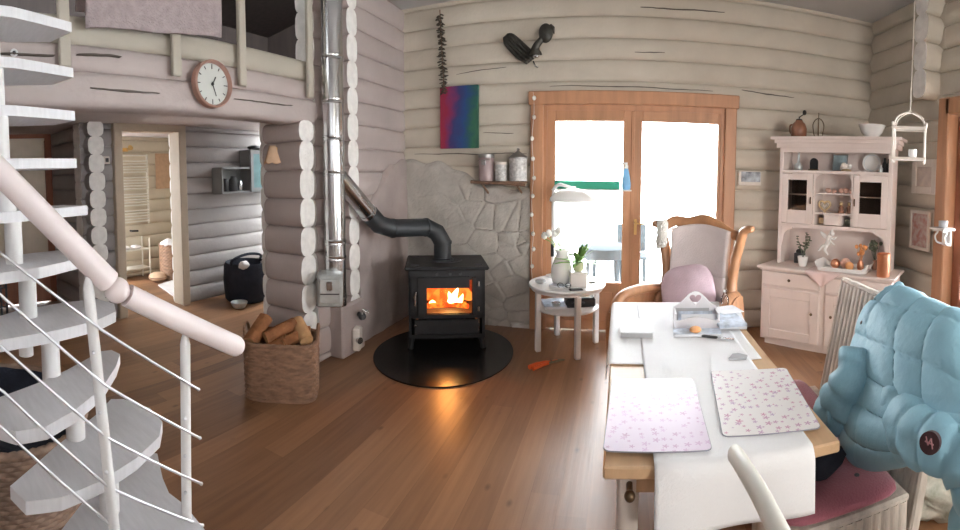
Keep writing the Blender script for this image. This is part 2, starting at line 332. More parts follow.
    def prism(s, poly, z0, z1, mi=0, xf=None):
        n = len(poly); ar = sum(poly[i][0] * poly[(i + 1) % n][1] - poly[(i + 1) % n][0] * poly[i][1] for i in range(n))
        if ar < 0: poly = poly[::-1]
        vs = [(p[0], p[1], z0) for p in poly] + [(p[0], p[1], z1) for p in poly]
        fs = [tuple(reversed(range(n))), tuple(range(n, 2 * n))] + [(i, (i + 1) % n, n + (i + 1) % n, n + i) for i in range(n)]
        return s.add(vs, fs, mi, xf)
    def pillow(s, c, d, p=4.0, n=32, m=12, mi=0, rot=0, tilt=None, wob=0.0, seed=0):
        """a stuffed cushion: superellipse in plan, soft edges"""
        T = Matrix.Translation(c) @ Matrix.Rotation(rot, 4, 'Z')
        if tilt: T = T @ tilt
        vs = []; fs = []
        for i in range(m + 1):
            ph = -math.pi / 2 + math.pi * i / m; cz = math.copysign(abs(math.sin(ph)) ** .7, math.sin(ph)); cr = abs(math.cos(ph)) ** .45
            for k in range(n):
                t = 2 * math.pi * k / n; ct, st = math.cos(t), math.sin(t); q = (abs(ct) ** p + abs(st) ** p) ** (-1 / p)
                x, y = ct * q * cr, st * q * cr; edge = max(abs(x), abs(y)); h = 1 - .35 * edge ** 3
                v = Vector((x * d[0] / 2, y * d[1] / 2, cz * h * d[2] / 2))
                if wob: v += Vector((0, 0, 1)) * wob * noise.noise(Vector((v.x * 9 + seed, v.y * 9, 0)))
                vs.append(v)
        for i in range(m):
            for k in range(n): l = (k + 1) % n; fs.append((i * n + k, i * n + l, (i + 1) * n + l, (i + 1) * n + k))
        return s.add(vs, fs, mi, T)
    def grid(s, fn, nu, nv, thick=0.0, mi=0, back=None):
        """a sheet fn(u, v) -> point for u, v in 0..1, given thickness along its normals"""
        P = [[Vector(fn(i / nu, j / nv)) for j in range(nv + 1)] for i in range(nu + 1)]
        vs = []; fs = []; W = nv + 1
        for i in range(nu + 1):
            for j in range(W): vs.append(P[i][j])
        for i in range(nu):
            for j in range(nv): fs.append((i * W + j, (i + 1) * W + j, (i + 1) * W + j + 1, i * W + j + 1))
        if thick:
            o = len(vs)
            for i in range(nu + 1):
                for j in range(W):
                    du = P[min(i + 1, nu)][j] - P[max(i - 1, 0)][j]; dv = P[i][min(j + 1, nv)] - P[i][max(j - 1, 0)]
                    nn = du.cross(dv); nn = nn.normalized() if nn.length > 1e-12 else Vector((0, 0, 1))
                    vs.append(P[i][j] - nn * thick)
            for i in range(nu):
                for j in range(nv): fs.append((o + i * W + j, o + i * W + j + 1, o + (i + 1) * W + j + 1, o + (i + 1) * W + j))
            rim = [i * W for i in range(nu + 1)] + [nu * W + j for j in range(1, W)] + [i * W + nv for i in range(nu - 1, -1, -1)] + [j for j in range(nv - 1, 0, -1)]
            for a in range(len(rim)): b = rim[(a + 1) % len(rim)]; fs.append((b, rim[a], o + rim[a], o + b))
        return s.add(vs, fs, mi)
    def build(s, name, mats, parent=None, smooth=None, world=True):
        me = bpy.data.meshes.new(name)
        T = ROOT.get(parent.name) if (parent is not None and world) else None
        vs = [T @ v for v in s.v] if T is not None else s.v
        me.from_pydata([tuple(v) for v in vs], [], s.f); me.validate(); me.update()
        for m in (mats if isinstance(mats, (list, tuple)) else [mats]): me.materials.append(M[m] if isinstance(m, str) else m)
        if len(me.polygons) == len(s.m): me.polygons.foreach_set('material_index', s.m)
        if smooth is not None:
            me.polygons.foreach_set('use_smooth', [True] * len(me.polygons))
            if smooth < 170: me.set_sharp_from_angle(angle=R(smooth))
        o = bpy.data.objects.new(name, me); C.objects.link(o)
        if parent is not None:
            o.parent = parent; ROOT[o.name] = ROOT.get(parent.name)
        return o

def tag(o, label=None, cat=None, group=None, kind=None):
    if label: o['label'] = label
    if cat: o['category'] = cat
    if group: o['group'] = group
    if kind: o['kind'] = kind
    return o
def thing(name, label, cat, loc=(0, 0, 0), rot=0, group=None):
    o = bpy.data.objects.new(name, None); C.objects.link(o); o.empty_display_size = .1
    o.location = loc; o.rotation_euler = (0, 0, rot); tag(o, label, cat, group)
    ROOT[o.name] = (Matrix.Translation(loc) @ Matrix.Rotation(rot, 4, 'Z')).inverted()
    return o
def single(mb, name, mats, label, cat, loc, smooth=None, group=None):
    """a thing that is one mesh; its origin is put at loc"""
    mb.v = [v - Vector(loc) for v in mb.v]; o = mb.build(name, mats, None, smooth); o.location = loc
    return tag(o, label, cat, group)
def struct(mb, name, mats, smooth=None): return tag(mb.build(name, mats, None, smooth), kind='structure')
def dup(t, loc=None, rot=None, label=None):
    def rec(o, par):
        c = o.copy(); C.objects.link(c)
        if par is not None: c.parent = par
        for ch in o.children: rec(ch, c)
        return c
    c = rec(t, None)
    if loc: c.location = loc
    if rot is not None: c.rotation_euler = (0, 0, rot)
    if label: c['label'] = label
    return c
def cat_rom(pts, k=6):
    P = [Vector(p) for p in pts]; out = []
    for i in range(len(P) - 1):
        a, b, c, d = P[max(i - 1, 0)], P[i], P[i + 1], P[min(i + 2, len(P) - 1)]
        for j in range(k):
            t = j / k; out.append(.5 * ((2 * b) + (c - a) * t + (2 * a - 5 * b + 4 * c - d) * t * t + (3 * b - a - 3 * c + d) * t ** 3))
    return out + [P[-1]]
def TX(loc, rot=0): return Matrix.Translation(loc) @ Matrix.Rotation(rot, 4, 'Z')

def log_wall(mb, a, b, z0, z1, th=.2, pitch=.214, phase=.187, holes=(), seed=0, step=.45, mi=0, me=1, amp=.006, rnd=False):
    """stacked oval logs from a to b (plan), with holes (s0, s1, za, zb) cut square"""
    a, b = Vector((*a, 0)), Vector((*b, 0)); L = (b - a).length; d = (b - a) / L; nrm = Vector((-d.y, d.x, 0))
    i0 = math.floor((z0 - phase) / pitch); z = phase + i0 * pitch; row = 0
    while z < z1 - .01:
        lo, hi = max(z, z0), min(z + pitch, z1); zc, hh = (lo + hi) / 2, (hi - lo) / 2
        if hh > .02:
            segs = [(0, L)]
            for (s0, s1, za, zb) in holes:
                if za < zc < zb:
                    segs = [q for (p0, p1) in segs for q in ((p0, min(p1, s0)), (max(p0, s1), p1)) if q[1] - q[0] > .01]
            for (p0, p1) in segs:
                n = max(1, round((p1 - p0) / step)); vs = []; K = 14
                for i in range(n + 1):
                    s = p0 + (p1 - p0) * i / n
                    w = noise.noise(Vector((s * .8 + seed * 9.1, row * 3.7, seed))) * amp; w2 = noise.noise(Vector((s * .7, row * 5.1 + 4, seed + 2))) * amp
                    for k in range(K):
                        t = 2 * math.pi * k / K; ct, st = math.cos(t), math.sin(t)
                        x = math.copysign(abs(ct) ** .8 if rnd else .47 + .53 * abs(ct) ** .85, ct) * (th / 2 + w); y = math.copysign(abs(st) ** .62, st) * hh * 1.05
                        vs.append(a + d * s + nrm * x + Vector((0, 0, zc + y + w2)))
                fs = []
                for i in range(n):
                    for k in range(K): l = (k + 1) % K; fs.append((i * K + k, i * K + l, (i + 1) * K + l, (i + 1) * K + k))
                mb.add(vs, fs, mi); mb.add([vs[k] for k in range(K)] + [vs[n * K + k] for k in range(K)], [tuple(reversed(range(K))), tuple(range(K, 2 * K))], me)
        z += pitch; row += 1
    return mb

def cracks(mb, mi, axis, face, items, depth=.03):
    """long thin drying cracks cut in the log faces: items = (start, end, z0, z1, width)"""
    for k, (s0, s1, z0, z1, w) in enumerate(items):
        n = 22; up = []; dn = []
        for i in range(n + 1):
            u = i / n; s = s0 + (s1 - s0) * u; z = z0 + (z1 - z0) * u + .010 * noise.noise(Vector((s * 3, k * 7, 0))) + .004 * noise.noise(Vector((s * 14, k, 3))); h = w * (.25 + math.sin(math.pi * u) ** .6 * (.6 + .5 * noise.noise(Vector((s * 9, k, 9)))))
            up.append((s, z + h)); dn.append((s, z - h))
        vs = []
        for d in (face - depth / 2, face + depth / 2):
            for L in (up, dn):
                for s, z in L: vs.append((s, d, z) if axis == 'x' else (d, s, z))
        m = n + 1; fs = []
        for i in range(n): fs += [(i, i + 1, m + i + 1, m + i), (2 * m + i + 1, 2 * m + i, 3 * m + i, 3 * m + i + 1), (i, 2 * m + i, 2 * m + i + 1, i + 1), (m + i + 1, 3 * m + i + 1, 3 * m + i, m + i)]
        mb.add(vs, fs, mi)
    return mb

def wicker(mb, c, a, b, h, rows, pw=2.0, stakes=40, rim=.018, flare=0.0, amp=.006, mi=0, rot=0, floor=True, open_z=None):
    """a woven basket with a superellipse plan; strands pass in front of and behind the stakes"""
    T = TX(c, rot); n = stakes * 4; sub = 3; rr = rows * sub
    def pt(t, r, z): 
        ct, st = math.cos(t), math.sin(t); q = (abs(ct) ** pw + abs(st) ** pw) ** (-1 / pw); f = 1 + flare * z / h
        return ((a * f + r) * ct * q, (b * f + r) * st * q, z)
    for inner in (0, 1):
        vs = []; fs = []
        for j in range(rr + 1):
            row = j // sub; z = h * j / rr; prof = math.sin(math.pi * (j % sub) / sub)
            for k in range(n):
                t = 2 * math.pi * k / n; r = amp * math.sin(t * stakes + row * math.pi) * prof + amp * .6 * prof
                vs.append(pt(t, (r if not inner else -.014 + r), z))
        for j in range(rr):
            for k in range(n):
                l = (k + 1) % n; f = (j * n + k, j * n + l, (j + 1) * n + l, (j + 1) * n + k); fs.append(f if not inner else f[::-1])
        mb.add(vs, fs, mi, T)
    K = 64
    if floor: mb.add([pt(2 * math.pi * k / K, -.004, .012) for k in range(K)], [tuple(range(K))], mi, T)
    x0 = mb.xf; mb.xf = x0 @ T
    if rim:
        for o in (0, 1):
            mb.tube([Vector(pt(2 * math.pi * k / 96, -.007 + .006 * math.cos(k * 2.1 + o * math.pi), h + .006 * math.sin(k * 2.1 + o * math.pi))) for k in range(96)], rim * .62, 7, mi, closed=True)
        mb.tube([Vector(pt(2 * math.pi * k / 72, -.002, .008)) for k in range(72)], .012, 6, mi, closed=True)
    mb.xf = x0
    return mb
WORLD, E_RIGHT, E_FRONT, E_BATH, EXPO = 15.0, 34, 16, 4, 0.66
setup_mats()
# ================================================================ the setting
mb = MB(); mb.box((-1.9, 1.3, -.05), (9.6, 7.2, .1)); struct(mb, 'floor', 'floor')
mb = MB(); mb.box((-6.4, 4.0, -.04), (3.3, 5.6, .075)); struct(mb, 'floor_bath', 'floor')
CE = 3.43; CW = 3.5
mb = MB(); mb.box((.45, 1.2, CE + .05), (5.9, 7.5, .1)); struct(mb, 'ceiling', 'ceil')
# back wall with the french door opening
mb = MB(); log_wall(mb, (-2.62, 4.75), (2.95, 4.75), 0, CW, .22, holes=((1.79, 3.63, -1, 2.34),), seed=1)
cracks(mb, 2, 'x', 4.648, ((.15, 1.0, 3.26, 3.27, .006), (-2.25, -.98, 1.82, 1.81, .006), (1.2, 1.78, 2.50, 2.47, .006), (-1.45, -1.12, 2.03, 2.025, .005), (-1.75, -1.2, 2.66, 2.70, .004), (-.75, .9, 2.49, 2.47, .005), (.1, .4, 2.82, 2.83, .004)))
struct(mb, 'wall_back', ['log_back', 'log_end', 'crack'], 50)
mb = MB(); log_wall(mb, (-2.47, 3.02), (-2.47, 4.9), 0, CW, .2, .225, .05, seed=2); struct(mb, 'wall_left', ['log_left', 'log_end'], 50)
# ends of the cross wall poking through the left wall
mb = MB(); log_wall(mb, (-2.55, 3.44), (-2.275, 3.44), .33, CW, .17, .232, .05, seed=3, me=1, rnd=True); struct(mb, 'trim_1', ['log_left', 'log_end'], 50)
# short pier wall that carries the loft beam
mb = MB(); log_wall(mb, (-2.755, 2.875), (-2.35, 2.875), 0, 2.04, .19, .232, .02, seed=4, rnd=True); struct(mb, 'wall_pier', ['log_left', 'log_end'], 50)
# loft front: three stacked beams
mb = MB(); y0, y1 = -1.6, 3.02
for (za, zb, th, s, mi) in ((2.02, 2.215, .24, 11, 0), (2.215, 2.365, .21, 12, 0), (2.365, 2.525, .2, 13, 1)):
    log_wall(mb, (-2.47, y0), (-2.47, y1), za, zb, th, zb - za, za, seed=s, mi=mi, me=mi, step=.3, amp=.012)
cracks(mb, 2, 'y', -2.358, ((.98, 1.25, 2.30, 2.305, .005), (1.05, 1.5, 2.12, 2.11, .006), (.55, .85, 2.28, 2.29, .004), (2.1, 2.7, 2.13, 2.14, .004)), .05)
struct(mb, 'wall_loft_front', ['log_left', 'beam_cream', 'crack'], 50)
mb = MB(); mb.box((-4.3, 1.6, 2.33), (3.4, 6.6, .14)); struct(mb, 'ceiling_hall', 'log_left')
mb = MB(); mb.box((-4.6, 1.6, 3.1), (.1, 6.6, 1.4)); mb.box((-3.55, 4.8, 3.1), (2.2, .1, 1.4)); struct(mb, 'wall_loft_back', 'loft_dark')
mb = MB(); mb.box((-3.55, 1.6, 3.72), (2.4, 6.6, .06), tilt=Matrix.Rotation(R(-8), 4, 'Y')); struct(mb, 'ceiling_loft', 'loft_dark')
# hall: end wall with the bathroom door, side wall, garden door wall
mb = MB(); log_wall(mb, (-4.85, 1.98), (-4.85, 5.6), 0, 2.27, .2, .2, .0, holes=((.50, 1.31, -1, 2.17),), seed=5); struct(mb, 'wall_hall', ['log_hall_shade', 'log_end'], 50)
mb = MB(); log_wall(mb, (-6.0, 2.12), (-4.63, 2.12), 0, 2.27, .2, .2, .1, seed=6, rnd=True); struct(mb, 'wall_hall_side', ['log_hall_shade', 'log_end'], 50)
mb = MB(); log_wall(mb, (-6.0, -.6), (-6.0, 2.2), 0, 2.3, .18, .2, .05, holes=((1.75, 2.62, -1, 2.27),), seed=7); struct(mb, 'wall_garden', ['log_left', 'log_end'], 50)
mb = MB(); log_wall(mb, (-4.4, 5.4), (-2.55, 5.4), 0, 2.27, .2, .2, .0, seed=8); log_wall(mb, (-2.9, 2.97), (-2.9, 5.3), 0, 2.27, .16, .2, .1, seed=8); struct(mb, 'wall_hall_far', ['log_hall_shade', 'log_end'], 50)
mb = MB(); log_wall(mb, (-6.75, 2.3), (-6.75, 6.2), 0, 2.45, .2, .2, .06, seed=9); log_wall(mb, (-6.7, 5.6), (-4.9, 5.6), 0, 2.45, .2, .2, .1, seed=9); struct(mb, 'wall_bath', ['bath_wall', 'log_end'], 50)
mb = MB(); mb.box((-5.9, 4.0, 2.36), (2.2, 3.6, .1)); struct(mb, 'ceiling_bath', 'ceil')
# door casing to the bathroom
mb = MB()
for y in (2.43, 3.33): mb.box((-4.80, y, 1.1), (.22, .11, 2.2), bev=.008)
mb.box((-4.80, 2.88, 2.225), (.22, 1.01, .1), bev=.008); struct(mb, 'door_1', 'beige_trim')
# garden door at the end of the hall: slatted blind over pale glass, wooden panel below
mb = MB()
for y in (1.17, 1.98): mb.box((-5.93, y, 1.13), (.14, .09, 2.27), bev=.006)
mb.box((-5.93, 1.575, 2.24), (.14, .72, .07)); mb.box((-5.91, 1.575, .27), (.06, .74, .52), bev=.01); mb.box((-5.91, 1.575, .57), (.07, .74, .08))
d2 = struct(mb, 'door_2', 'red_wood')
mb = MB(); mb.box((-5.96, 1.575, 1.4), (.012, .73, 1.62)); tag(mb.build('pane', 'glass', d2))
mb = MB()
for i in range(17): mb.box((-5.905, 1.24 + i * .043, 1.43), (.006, .05, 1.62), rot=R(7))
mb.box((-5.905, 1.575, 2.2), (.05, .74, .05)); mb.build('blind', 'blind', d2)
# right wall, log ends above the garden door, the door's timber post
mb = MB(); log_wall(mb, (2.83, 4.85), (2.83, 3.32), 0, CW, .22, seed=21, phase=.08); log_wall(mb, (2.83, 3.4), (2.83, 1.2), 2.38, CW, .22, seed=22, phase=.08)
struct(mb, 'wall_right', ['log_back', 'log_end'], 50)
mb = MB(); log_wall(mb, (2.9, 3.46), (2.55, 3.46), 2.40, CW, .21, .255, 2.40, seed=23, rnd=True); struct(mb, 'trim_2', ['log_back', 'log_end'], 50)
mb = MB(); mb.box((2.74, 3.20, 1.19), (.2, .15, 2.38), bev=.01); mb.box((2.74, 2.3, 2.3), (.2, 1.75, .15), bev=.01); mb.box((2.74, 1.35, 1.15), (.2, .15, 2.3), bev=.01); struct(mb, 'trim_3', 'oak')
mb = MB()
for y in (3.07, 2.36): mb.box((2.79, y, 1.12), (.07, .11, 2.2), bev=.008)
mb.box((2.79, 2.73, .3), (.06, .66, .56), bev=.01); mb.box((2.79, 2.73, 2.16), (.07, .66, .12), bev=.008); d4 = struct(mb, 'door_4', 'red_wood')
mb = MB(); mb.box((2.8, 2.73, 1.35), (.012, .66, 1.5)); mb.build('pane', 'glass', d4)
mb = MB()
for y in (2.25, 1.5): mb.box((2.79, y, 1.12), (.07, .11, 2.2), bev=.008)
mb.box((2.79, 1.87, .3), (.06, .66, .56), bev=.01); mb.box((2.79, 1.87, 2.16), (.07, .66, .12), bev=.008); d5 = struct(mb, 'door_5', 'red_wood')
mb = MB(); mb.box((2.8, 1.87, 1.35), (.012, .66, 1.5)); mb.build('pane', 'glass', d5)
# french door in the back wall
mb = MB()
mb.box((-.87, 4.62, 1.2), (.13, .08, 2.4), bev=.008); mb.box((1.085, 4.62, 1.2), (.12, .08, 2.4), bev=.008); mb.box((.105, 4.615, 2.365), (2.12, .09, .135), bev=.008)
mb.box((-.795, 4.72, 1.15), (.05, .2, 2.3)); mb.box((1.015, 4.72, 1.15), (.05, .2, 2.3)); mb.box((.11, 4.726, 2.278), (1.80, .2, .066)); mb.box((.11, 4.686, 2.285), (1.84, .06, .09)); mb.box((-.80, 4.68, 1.15), (.06, .06, 2.3)); mb.box((1.02, 4.68, 1.15), (.06, .06, 2.3)); struct(mb, 'trim_4', 'oak')
def leaf(n, x0, x1, gx0, gx1):
    mb = MB(); Y = 4.67; T = .07
    mb.box(((x0 + gx0) / 2, Y, 1.13), (gx0 - x0, T, 2.24), bev=.006); mb.box(((gx1 + x1) / 2, Y, 1.13), (x1 - gx1, T, 2.24), bev=.006)
    mb.box(((gx0 + gx1) / 2, Y, 2.195), (gx1 - gx0, T, .11), bev=.006); mb.box(((gx0 + gx1) / 2, Y, .255), (gx1 - gx0, T, .49), bev=.006)
    mb.box(((gx0 + gx1) / 2, Y - .03, .26), (gx1 - gx0 - .16, .03, .30), bev=.01)
    d = struct(mb, 'door_%d' % n, 'oak')
    g = MB(); g.box(((gx0 + gx1) / 2, Y + .01, 1.32), (gx1 - gx0, .012, 1.66)); g.build('pane', 'glass', d); return d
dl = leaf(3, -.775, .0975, -.685, -.0); dr = leaf(6, .0975, .995, .19, .965)
mb = MB(); mb.box((.0975, 4.632, 1.14), (.035, .012, 2.2), bev=.004); mb.build('cover_strip', 'oak', dl)
mb = MB(); mb.box((.135, 4.625, 1.08), (.03, .012, .16), bev=.004); mb.tube([(.125, 4.62, 1.12), (.125, 4.575, 1.12), (.23, 4.57, 1.115)], .009, 8); mb.build('handle', 'brass', dr, 40)
# stone cladding in the corner behind the stove: stones stand proud of the mortar
def stones(name, fn, W, H, top, seed, nx, nz, rel=lambda a, z: 1):
    random.seed(seed); pts = [(random.uniform(-.1, W + .1), random.uniform(-.1, H + .2)) for _ in range(int(W * H / .030))]
    def h(a, z):
        d = sorted(((a - p[0]) ** 2 + ((z - p[1]) * 1.25) ** 2, i) for i, p in enumerate(pts))[:2]
        e = math.sqrt(d[1][0]) - math.sqrt(d[0][0]); return (.017 * min(1, e / .03) ** .7 + .012 * math.sin(d[0][1] * 12.9)) * rel(a, z) + .012 * (1 - rel(a, z))
    mb = MB(); vs = []; fs = []
    for i in range(nx + 1):
        a = W * i / nx; t = top(a)
        for j in range(nz + 1):
            z = t * j / nz; rough = .012 * noise.noise(Vector((a * 7, z * 7, seed)))
            edge = min(1, (t - z) / .05 + .12); vs.append(fn(a, (.03 + h(a, z) + rough) * edge, z))
    o = len(vs); Wd = nz + 1
    for i in range(nx + 1):
        for j in range(nz + 1): vs.append(fn(W * i / nx, -.04, top(W * i / nx) * j / nz))
    for i in range(nx):
        for j in range(nz):
            q = (i * Wd + j, (i + 1) * Wd + j, (i + 1) * Wd + j + 1, i * Wd + j + 1); fs += [q, tuple(o + k for k in q[::-1])]
        q = (i * Wd + nz, (i + 1) * Wd + nz); fs.append((q[0], q[1], o + q[1], o + q[0]))
    for j in range(nz):
        fs.append((j, j + 1, o + j + 1, o + j)[::-1]); q = nx * Wd; fs.append((q + j, q + j + 1, o + q + j + 1, o + q + j))
    mb.add(vs, fs); return mb
lerp = lambda tab, a: next((y0 + (y1 - y0) * (a - x0) / (x1 - x0) for (x0, y0), (x1, y1) in zip(tab, tab[1:]) if x0 <= a <= x1), tab[-1][1])
mb = stones('b', lambda a, h, z: (-2.37 + a, 4.645 - h, z), 1.43, 1.8, lambda a: lerp([(0, 1.76), (.45, 1.72), (.62, 1.66), (.85, 1.52), (1.1, 1.47), (1.43, 1.44)], a) + .02 * math.sin(a * 19), 3, 130, 140, lambda a, z: min(1, max(.22, (a - .35) / .5)) * min(1, max(.45, (1.62 - z) / .25)))
struct(mb, 'wall_stone_back', 'stone', 60)
mb = stones('l', lambda a, h, z: (-2.37 + h, 4.645 - a, z), 1.05, 1.8, lambda a: lerp([(0, 1.76), (.35, 1.72), (.6, 1.5), (.8, 1.3), (1.05, 1.22)], a) + .02 * math.sin(a * 17), 5, 80, 110, lambda a, z: .15)
struct(mb, 'wall_stone_left', 'plaster', 60)
mb = MB(); mb.box((-2.39, 3.37, .235), (.30, .36, .47), bev=.02); struct(mb, 'trim_5', 'plaster')
# outside: terrace and garden, its bushes paled in colour for glare
mb = MB(); mb.box((1, 8.4, -.1), (14, 7.2, .1)); struct(mb, 'ground', 'patio')
def garden_hedge(nm, x, y, w, h, sd, lab):
    mb = MB(); random.seed(sd)
    for k in range(16):
        r = random.uniform(.35, .6); mb.ell((x + random.uniform(-w, w) * .5, y + random.uniform(-.4, .4), r * .8 + random.uniform(0, h - r) - .12), (r, r * .8, r), 10, 7, f=lambda v: 1 + .22 * noise.noise(v * 3))
    o = single(mb, nm, 'foliage', lab, 'bush', (x, y, -.05), 180); return o

mb = MB(); mb.box((-1.6, -1.40, 1.7), (9.2, .2, 3.5)); struct(mb, 'wall_front', 'log_left')
mb = MB(); mb.box((2.85, -.6, 1.7), (.22, 3.6, 3.5)); mb.box((-6.05, -1.5, 1.7), (.15, 1.9, 3.5)); struct(mb, 'wall_side', 'log_back')
# ================================================================ left: stair
T0 = (-1.42, .45, 0)
st = thing('modular_staircase', 'white winding staircase with open treads, tube posts and cable railing', 'staircase', T0)
POST = [(-1.365, .626), (-1.497, .565), (-1.589, .514), (-1.668, .458), (-1.70, .42), (-1.71, .405), (-1.718, .39), (-1.72, .38), (-1.72, .37), (-1.72, .36)]
def tread_poly(c, ang, L0, L1, w0, w1):
    u = Vector((math.cos(ang), math.sin(ang))); n = Vector((-u.y, u.x)); out = []
    prof = [(-L0, .45), (-L0 + .05, .85), (-.1, 1.0), (.1, 1.0), (L1 - .14, .92), (L1 - .05, .7), (L1, .36)]
    for s, k in prof: w = w0 + (w1 - w0) * (s + L0) / (L0 + L1); p = Vector(c) + u * s + n * (w * k); out.append((p.x, p.y))
    for s, k in reversed(prof): w = w0 + (w1 - w0) * (s + L0) / (L0 + L1); p = Vector(c) + u * s - n * (w * k); out.append((p.x, p.y))
    return out
# z of tread top, centre, heading of the long axis, reach either side of the centre
TR = [(.5, None, 0, 0, 0), (.70, (-1.395, .60), 99, .31, .29), (.90, (-1.425, .53), 113, .26, .33), (1.10, (-1.49, .49), 119, .27, .34), (1.30, (-1.50, .43), 123, .27, .33), (1.50, (-1.51, .37), 126, .27, .36), (1.70, (-1.50, .31), 131, .27, .40), (1.90, (-1.50, .25), 134, .27, .42), (2.08, (-1.5, .2), 140, .27, .42), (2.27, (-1.5, .14), 150, .27, .44)]
P2 = [(-1.324, .284), (-1.245, .31), (-1.225, .412), (-1.240, .538), (-1.285, .69), (-1.35, .821), (-1.427, .882), (-1.541, .897), (-1.665, .845), (-1.691, .80), (-1.61, .70), (-1.469, .477)]
P3 = [(-1.478, .296), (-1.38, .235), (-1.30, .25), (-1.255, .293), (-1.252, .385), (-1.305, .493), (-1.40, .63), (-1.542, .756), (-1.641, .824), (-1.70, .815), (-1.71, .77), (-1.60, .579), (-1.532, .434)]
P4 = [(-1.70, .33), (-1.58, .22), (-1.44, .18), (-1.447, .298), (-1.47, .518), (-1.50, .661), (-1.566, .775), (-1.669, .82), (-1.775, .79), (-1.80, .66), (-1.769, .45)]
P5 = [(-1.76, .26), (-1.62, .17), (-1.52, .18), (-1.536, .327), (-1.57, .478), (-1.69, .708), (-1.74, .745), (-1.83, .74), (-1.93, .689), (-1.92, .55), (-1.86, .38)]
P6 = [(-1.80, .16), (-1.66, .12), (-1.62, .22), (-1.67, .45), (-1.79, .77), (-1.95, .72), (-1.97, .5), (-1.92, .3)]
P7 = [(-1.82, .12), (-1.68, .10), (-1.65, .22), (-1.69, .45), (-1.806, .735), (-1.96, .69), (-1.99, .5), (-1.93, .28)]
TREADS = [(.7, P2), (.9, P3), (1.1, P4), (1.3, P5), (1.5, P6), (1.7, P7), (1.9, P7), (2.08, P7), (2.27, P7)]
t1 = [(-1.45, .57), (-1.60, .89), (-1.55, .93), (-1.41, .865), (-1.33, .84), (-1.25, .85), (-1.12, .835), (-1.02, .78), (-1.0, .5), (-1.1, .36), (-1.33, .42)]
mb = MB(); mb.prism(t1, .455, .5); mb.build('tread', 'tread', st)
for z, poly in TREADS:
    mb = MB(); mb.prism(poly, z - .04, z); mb.build('tread', 'tread', st)
for i, (x, y) in enumerate(POST[:9]):
    z1 = TR[i + 1][0] - .03; z0 = 0 if i == 0 else TR[i][0] - .045
    mb = MB(); mb.cyl((x, y, z0), (x, y, z1), .034, 20)
    if i == 3: mb.cyl((x - .012, y - .012, TR[3][0] - .15), (x - .012, y - .012, z0 + .01), .028, 16)
    mb.build('post', 'white', st, 40)
mb = MB(); mb.cyl((POST[0][0], POST[0][1], 0), (POST[0][0], POST[0][1], .015), .1, 24); mb.build('foot_plate', 'white', st, 40)
ball = Vector((-1.189, .595, 1.282)); low = Vector((-1.125, .985, 1.045)); up = Vector((-1.24, .276, 1.637)); upx = up + (up - ball) * 1.1
d1 = (ball - low).normalized(); d2_ = (up - ball).normalized()
mb = MB(); mb.tube([low, ball - d1 * .036], .034, 20); mb.ell(low, (.034, .034, .034), 14, 8); mb.build('handrail', 'rail', st, 40)
mb = MB(); mb.tube([ball + d2_ * .036, upx], .036, 20); mb.build('handrail', 'rail', st, 40)
mb = MB(); mb.ell(ball, (.038, .038, .038), 20, 12); mb.cyl(ball - d1 * .05, ball + d2_ * .05, .017, 12); mb.build('ball_joint', 'rail', st, 180)
def on_rail(t): return low + (ball - low) * t if t <= 1 else ball + (upx - ball) * (t - 1)
B1t = Vector((-1.197, .508, 1.325)); B2b, B1b = Vector((-1.196, .82, .5)), Vector((-1.172, .56, .46))
B2t = Vector((-1.189, .83, 1.10)); B3t, B3b = Vector((-1.25, .05, 1.86)), Vector((-1.25, .07, .9))
for bt, bb in ((B2t, B2b), (B1t, B1b), (B3t, B3b)):
    mb = MB(); mb.tube([bb, bt - Vector((0, 0, .03))], .0165, 14); mb.tube([bt - Vector((0, 0, .03)), bt - Vector((0, 0, .008)), bt + Vector((.0, .0, .008))], [.017, .012, .006], 14); b = mb.build('baluster', 'white', st, 40)
    
    for k in (.16, .36, .56, .76): mb = MB(); q = bb + (bt - bb) * k; mb.ell(q + Vector((.012, -.012, 0)), (.006, .006, .006), 8, 6); mb.build('cable_clamp', 'cable', b, 180)
K2 = [.883, .749, .624, .513]
for zz, z1, z3 in ((.941, 1.179, 1.421), (.781, 1.023, 1.302), (.629, .871, 1.156), (.489, .726, 1.03)):
    a = Vector((-1.172, .838, zz)); e = a + (a - Vector((-1.172, .535, z1))).normalized() * .035
    mb = MB(); mb.tube([e, a, Vector((-1.172, .535, z1)), Vector((-1.228, .258, z3)), Vector((-1.24, .06, z3 + .16))], .0042, 8); mb.ell(e, (.006, .006, .006), 8, 6); mb.build('cable', 'cable', st, 60)
mb = MB(); mb.tube([Vector((-1.17, .62, .53)), Vector((-1.172, .552, .598)), Vector((-1.228, .25, .93)), Vector((-1.24, .06, 1.1))], .0042, 8); mb.build('cable', 'cable', st, 60)
# wicker basket beside the stair
t = thing('wicker_basket', 'large round wicker basket with dark lining beneath the staircase', 'basket', (-2.46, .5, 0))
mb = MB(); wicker(mb, (-2.46, .5, 0), .50, .42, .40, 18, 2.2, 40, .03, .04, .010); mb.build('basket', 'wicker2', t, 60)
mb = MB(); mb.grid(lambda u, v: (-2.46 + math.cos(u * 2 * math.pi) * (.49 - .12 * v ** 2) * (1 if v < .72 else (1 - v) / .28) , .5 + math.sin(u * 2 * math.pi) * (.41 - .1 * v ** 2) * (1 if v < .72 else (1 - v) / .28), .405 - .16 * v + .03 * noise.noise(Vector((u * 9, v * 4, 1)))), 40, 14); mb.build('lining', 'navy', t, 180)
t = thing('iron_rack', 'small dark iron rack far behind the stair posts', 'rack', (-5.3, 1.0, 0))
for dx, dy in ((-.15, -.16), (.15, -.16), (-.15, .16), (.15, .16)): mb = MB(); mb.cyl((-5.3 + dx, 1.0 + dy, 0), (-5.3 + dx, 1.0 + dy, .62), .014, 8); mb.build('leg', 'dark_grey', t)
